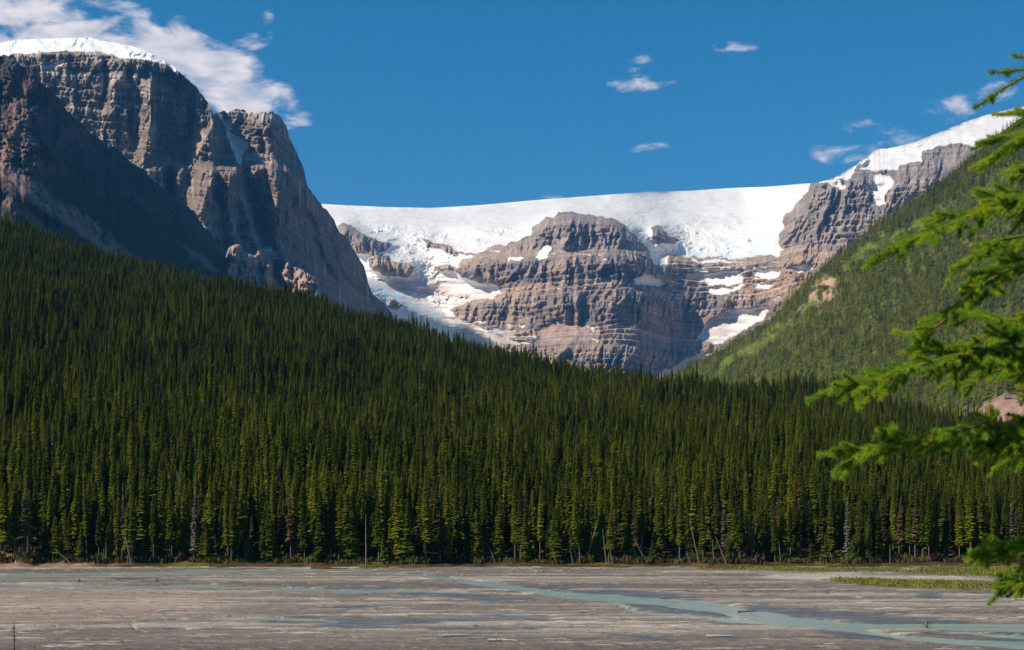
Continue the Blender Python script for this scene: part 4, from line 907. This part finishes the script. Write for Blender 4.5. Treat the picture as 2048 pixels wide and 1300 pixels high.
BR=[([(2300,350,4.5),(2150,372,4.3),(2048,394,4.2),(1990,404,4.15),(1930,436,4.1),(1880,458,4.05),(1830,478,4.0),(1795,495,4.0)],dict(seed=2,shoot=.13,dens=17,hang=.5)),
 ([(2300,180,4.9),(2150,225,4.8),(2060,262,4.7),(2020,285,4.7),(1990,310,4.7)],dict(seed=3,shoot=.15,dens=17)),
 ([(2350,260,5.0),(2180,290,4.9),(2080,320,4.9),(2030,352,4.9)],dict(seed=13,shoot=.14,dens=11)),
 ([(2300,480,4.5),(2150,500,4.3),(2048,527,4.2),(1990,556,4.15),(1950,580,4.1),(1915,618,4.05),(1880,648,4.0),(1835,668,4.0)],dict(seed=4,shoot=.12,dens=15,hang=.6)),
 ([(2300,430,4.9),(2150,450,4.8),(2060,470,4.8),(2000,480,4.75),(1955,505,4.7)],dict(seed=14,shoot=.14,dens=9)),
 ([(2300,655,4.4),(2150,680,4.2),(2048,697,4.1),(1975,700,4.05),(1900,714,4.0),(1830,734,3.95),(1765,755,3.9),(1715,770,3.9),(1680,774,3.9)],dict(seed=5,shoot=.135,dens=19)),
 ([(2300,700,4.9),(2150,715,4.8),(2048,728,4.8),(1980,745,4.75),(1930,775,4.7)],dict(seed=15,shoot=.15,dens=10)),
 ([(2350,610,5.1),(2200,620,5.0),(2080,640,5.0),(2000,655,5.0),(1940,690,4.9)],dict(seed=16,shoot=.15,dens=9)),
 ([(2300,800,4.4),(2150,832,4.2),(2048,856,4.1),(1975,846,4.05),(1915,862,4.0),(1850,882,3.95),(1780,888,3.9),(1720,898,3.9),(1680,902,3.9)],dict(seed=6,shoot=.125,dens=18,hang=1.15)),
 ([(2300,860,4.8),(2150,872,4.7),(2060,885,4.7),(1990,900,4.7)],dict(seed=17,shoot=.17,dens=9,hang=1.5)),
 ([(2300,1040,4.3),(2150,1070,4.2),(2070,1092,4.1),(2010,1092,4.1),(1975,1094,4.1)],dict(seed=7,shoot=.12,dens=20,hang=1.2)),
 ([(2300,1110,4.6),(2150,1130,4.5),(2080,1150,4.4),(2030,1165,4.4)],dict(seed=18,shoot=.14,dens=18,hang=1.0)),
 ([(2300,-10,4.4),(2200,50,4.3),(2120,95,4.2)],dict(seed=8,shoot=.08,dens=9))]
for pl,kw in BR:
    p=[pt(*q) for q in pl]; h0=p[0][2]-H+.12
    branch([root(h0)]+p,**kw)
# the three bare-ended shoots against the sky
def lone(pl,seed):
    branch([pt(*q) for q in pl],seed=seed,shoot=.0001,dens=.5,end=.03,r0=.004)
lone([(2120,95,4.2),(2075,122,4.2),(2036,113,4.2)],21); lone([(2150,110,4.2),(2080,135,4.2),(1992,145,4.2)],22); lone([(2150,110,4.2),(2070,140,4.2),(2010,175,4.2),(1960,209,4.2)],23)
# the rest of its crown, outside the picture
for k in range(26):
    g=np.random.default_rng(300+k); a=g.uniform(-1.9,1.9); hh=-1.3+4.6*(k/26); L=max(.35,1.25*(1-(hh+1.3)/5.6)); d=np.array((math.cos(a),math.sin(a),0)); r_=root(hh)
    branch([r_,r_+d*L*.4+np.array((0,0,-.05)),r_+d*L*.75+np.array((0,0,-.16)),r_+d*L+np.array((0,0,-.18))],seed=400+k,shoot=.17,dens=7,lod=.12)
# ------------------------------------------------------------------ air
def haze():
    m=bpy.data.materials.new('haze'); m.use_nodes=True; t=m.node_tree; t.nodes.clear(); o=t.nodes.new('ShaderNodeOutputMaterial'); v=t.nodes.new('ShaderNodeVolumePrincipled')
    v.inputs['Color'].default_value=(.10,.42,1.0,1); v.inputs['Density'].default_value=HAZE; v.inputs['Anisotropy'].default_value=0.0; t.links.new(v.outputs[0],o.inputs['Volume'])
    a,b,c=14500,-6500,15500; z0,z1=-6,3400
    V=[(-a,b,z0),(a,b,z0),(a,c,z0),(-a,c,z0),(-a,b,z1),(a,b,z1),(a,c,z1),(-a,c,z1)]
    mesh_np('haze',V,[(0,3,2,1),(4,5,6,7),(0,1,5,4),(1,2,6,5),(2,3,7,6),(3,0,4,7)],m)['kind']='stuff'
HAZE=2.3e-5
haze()
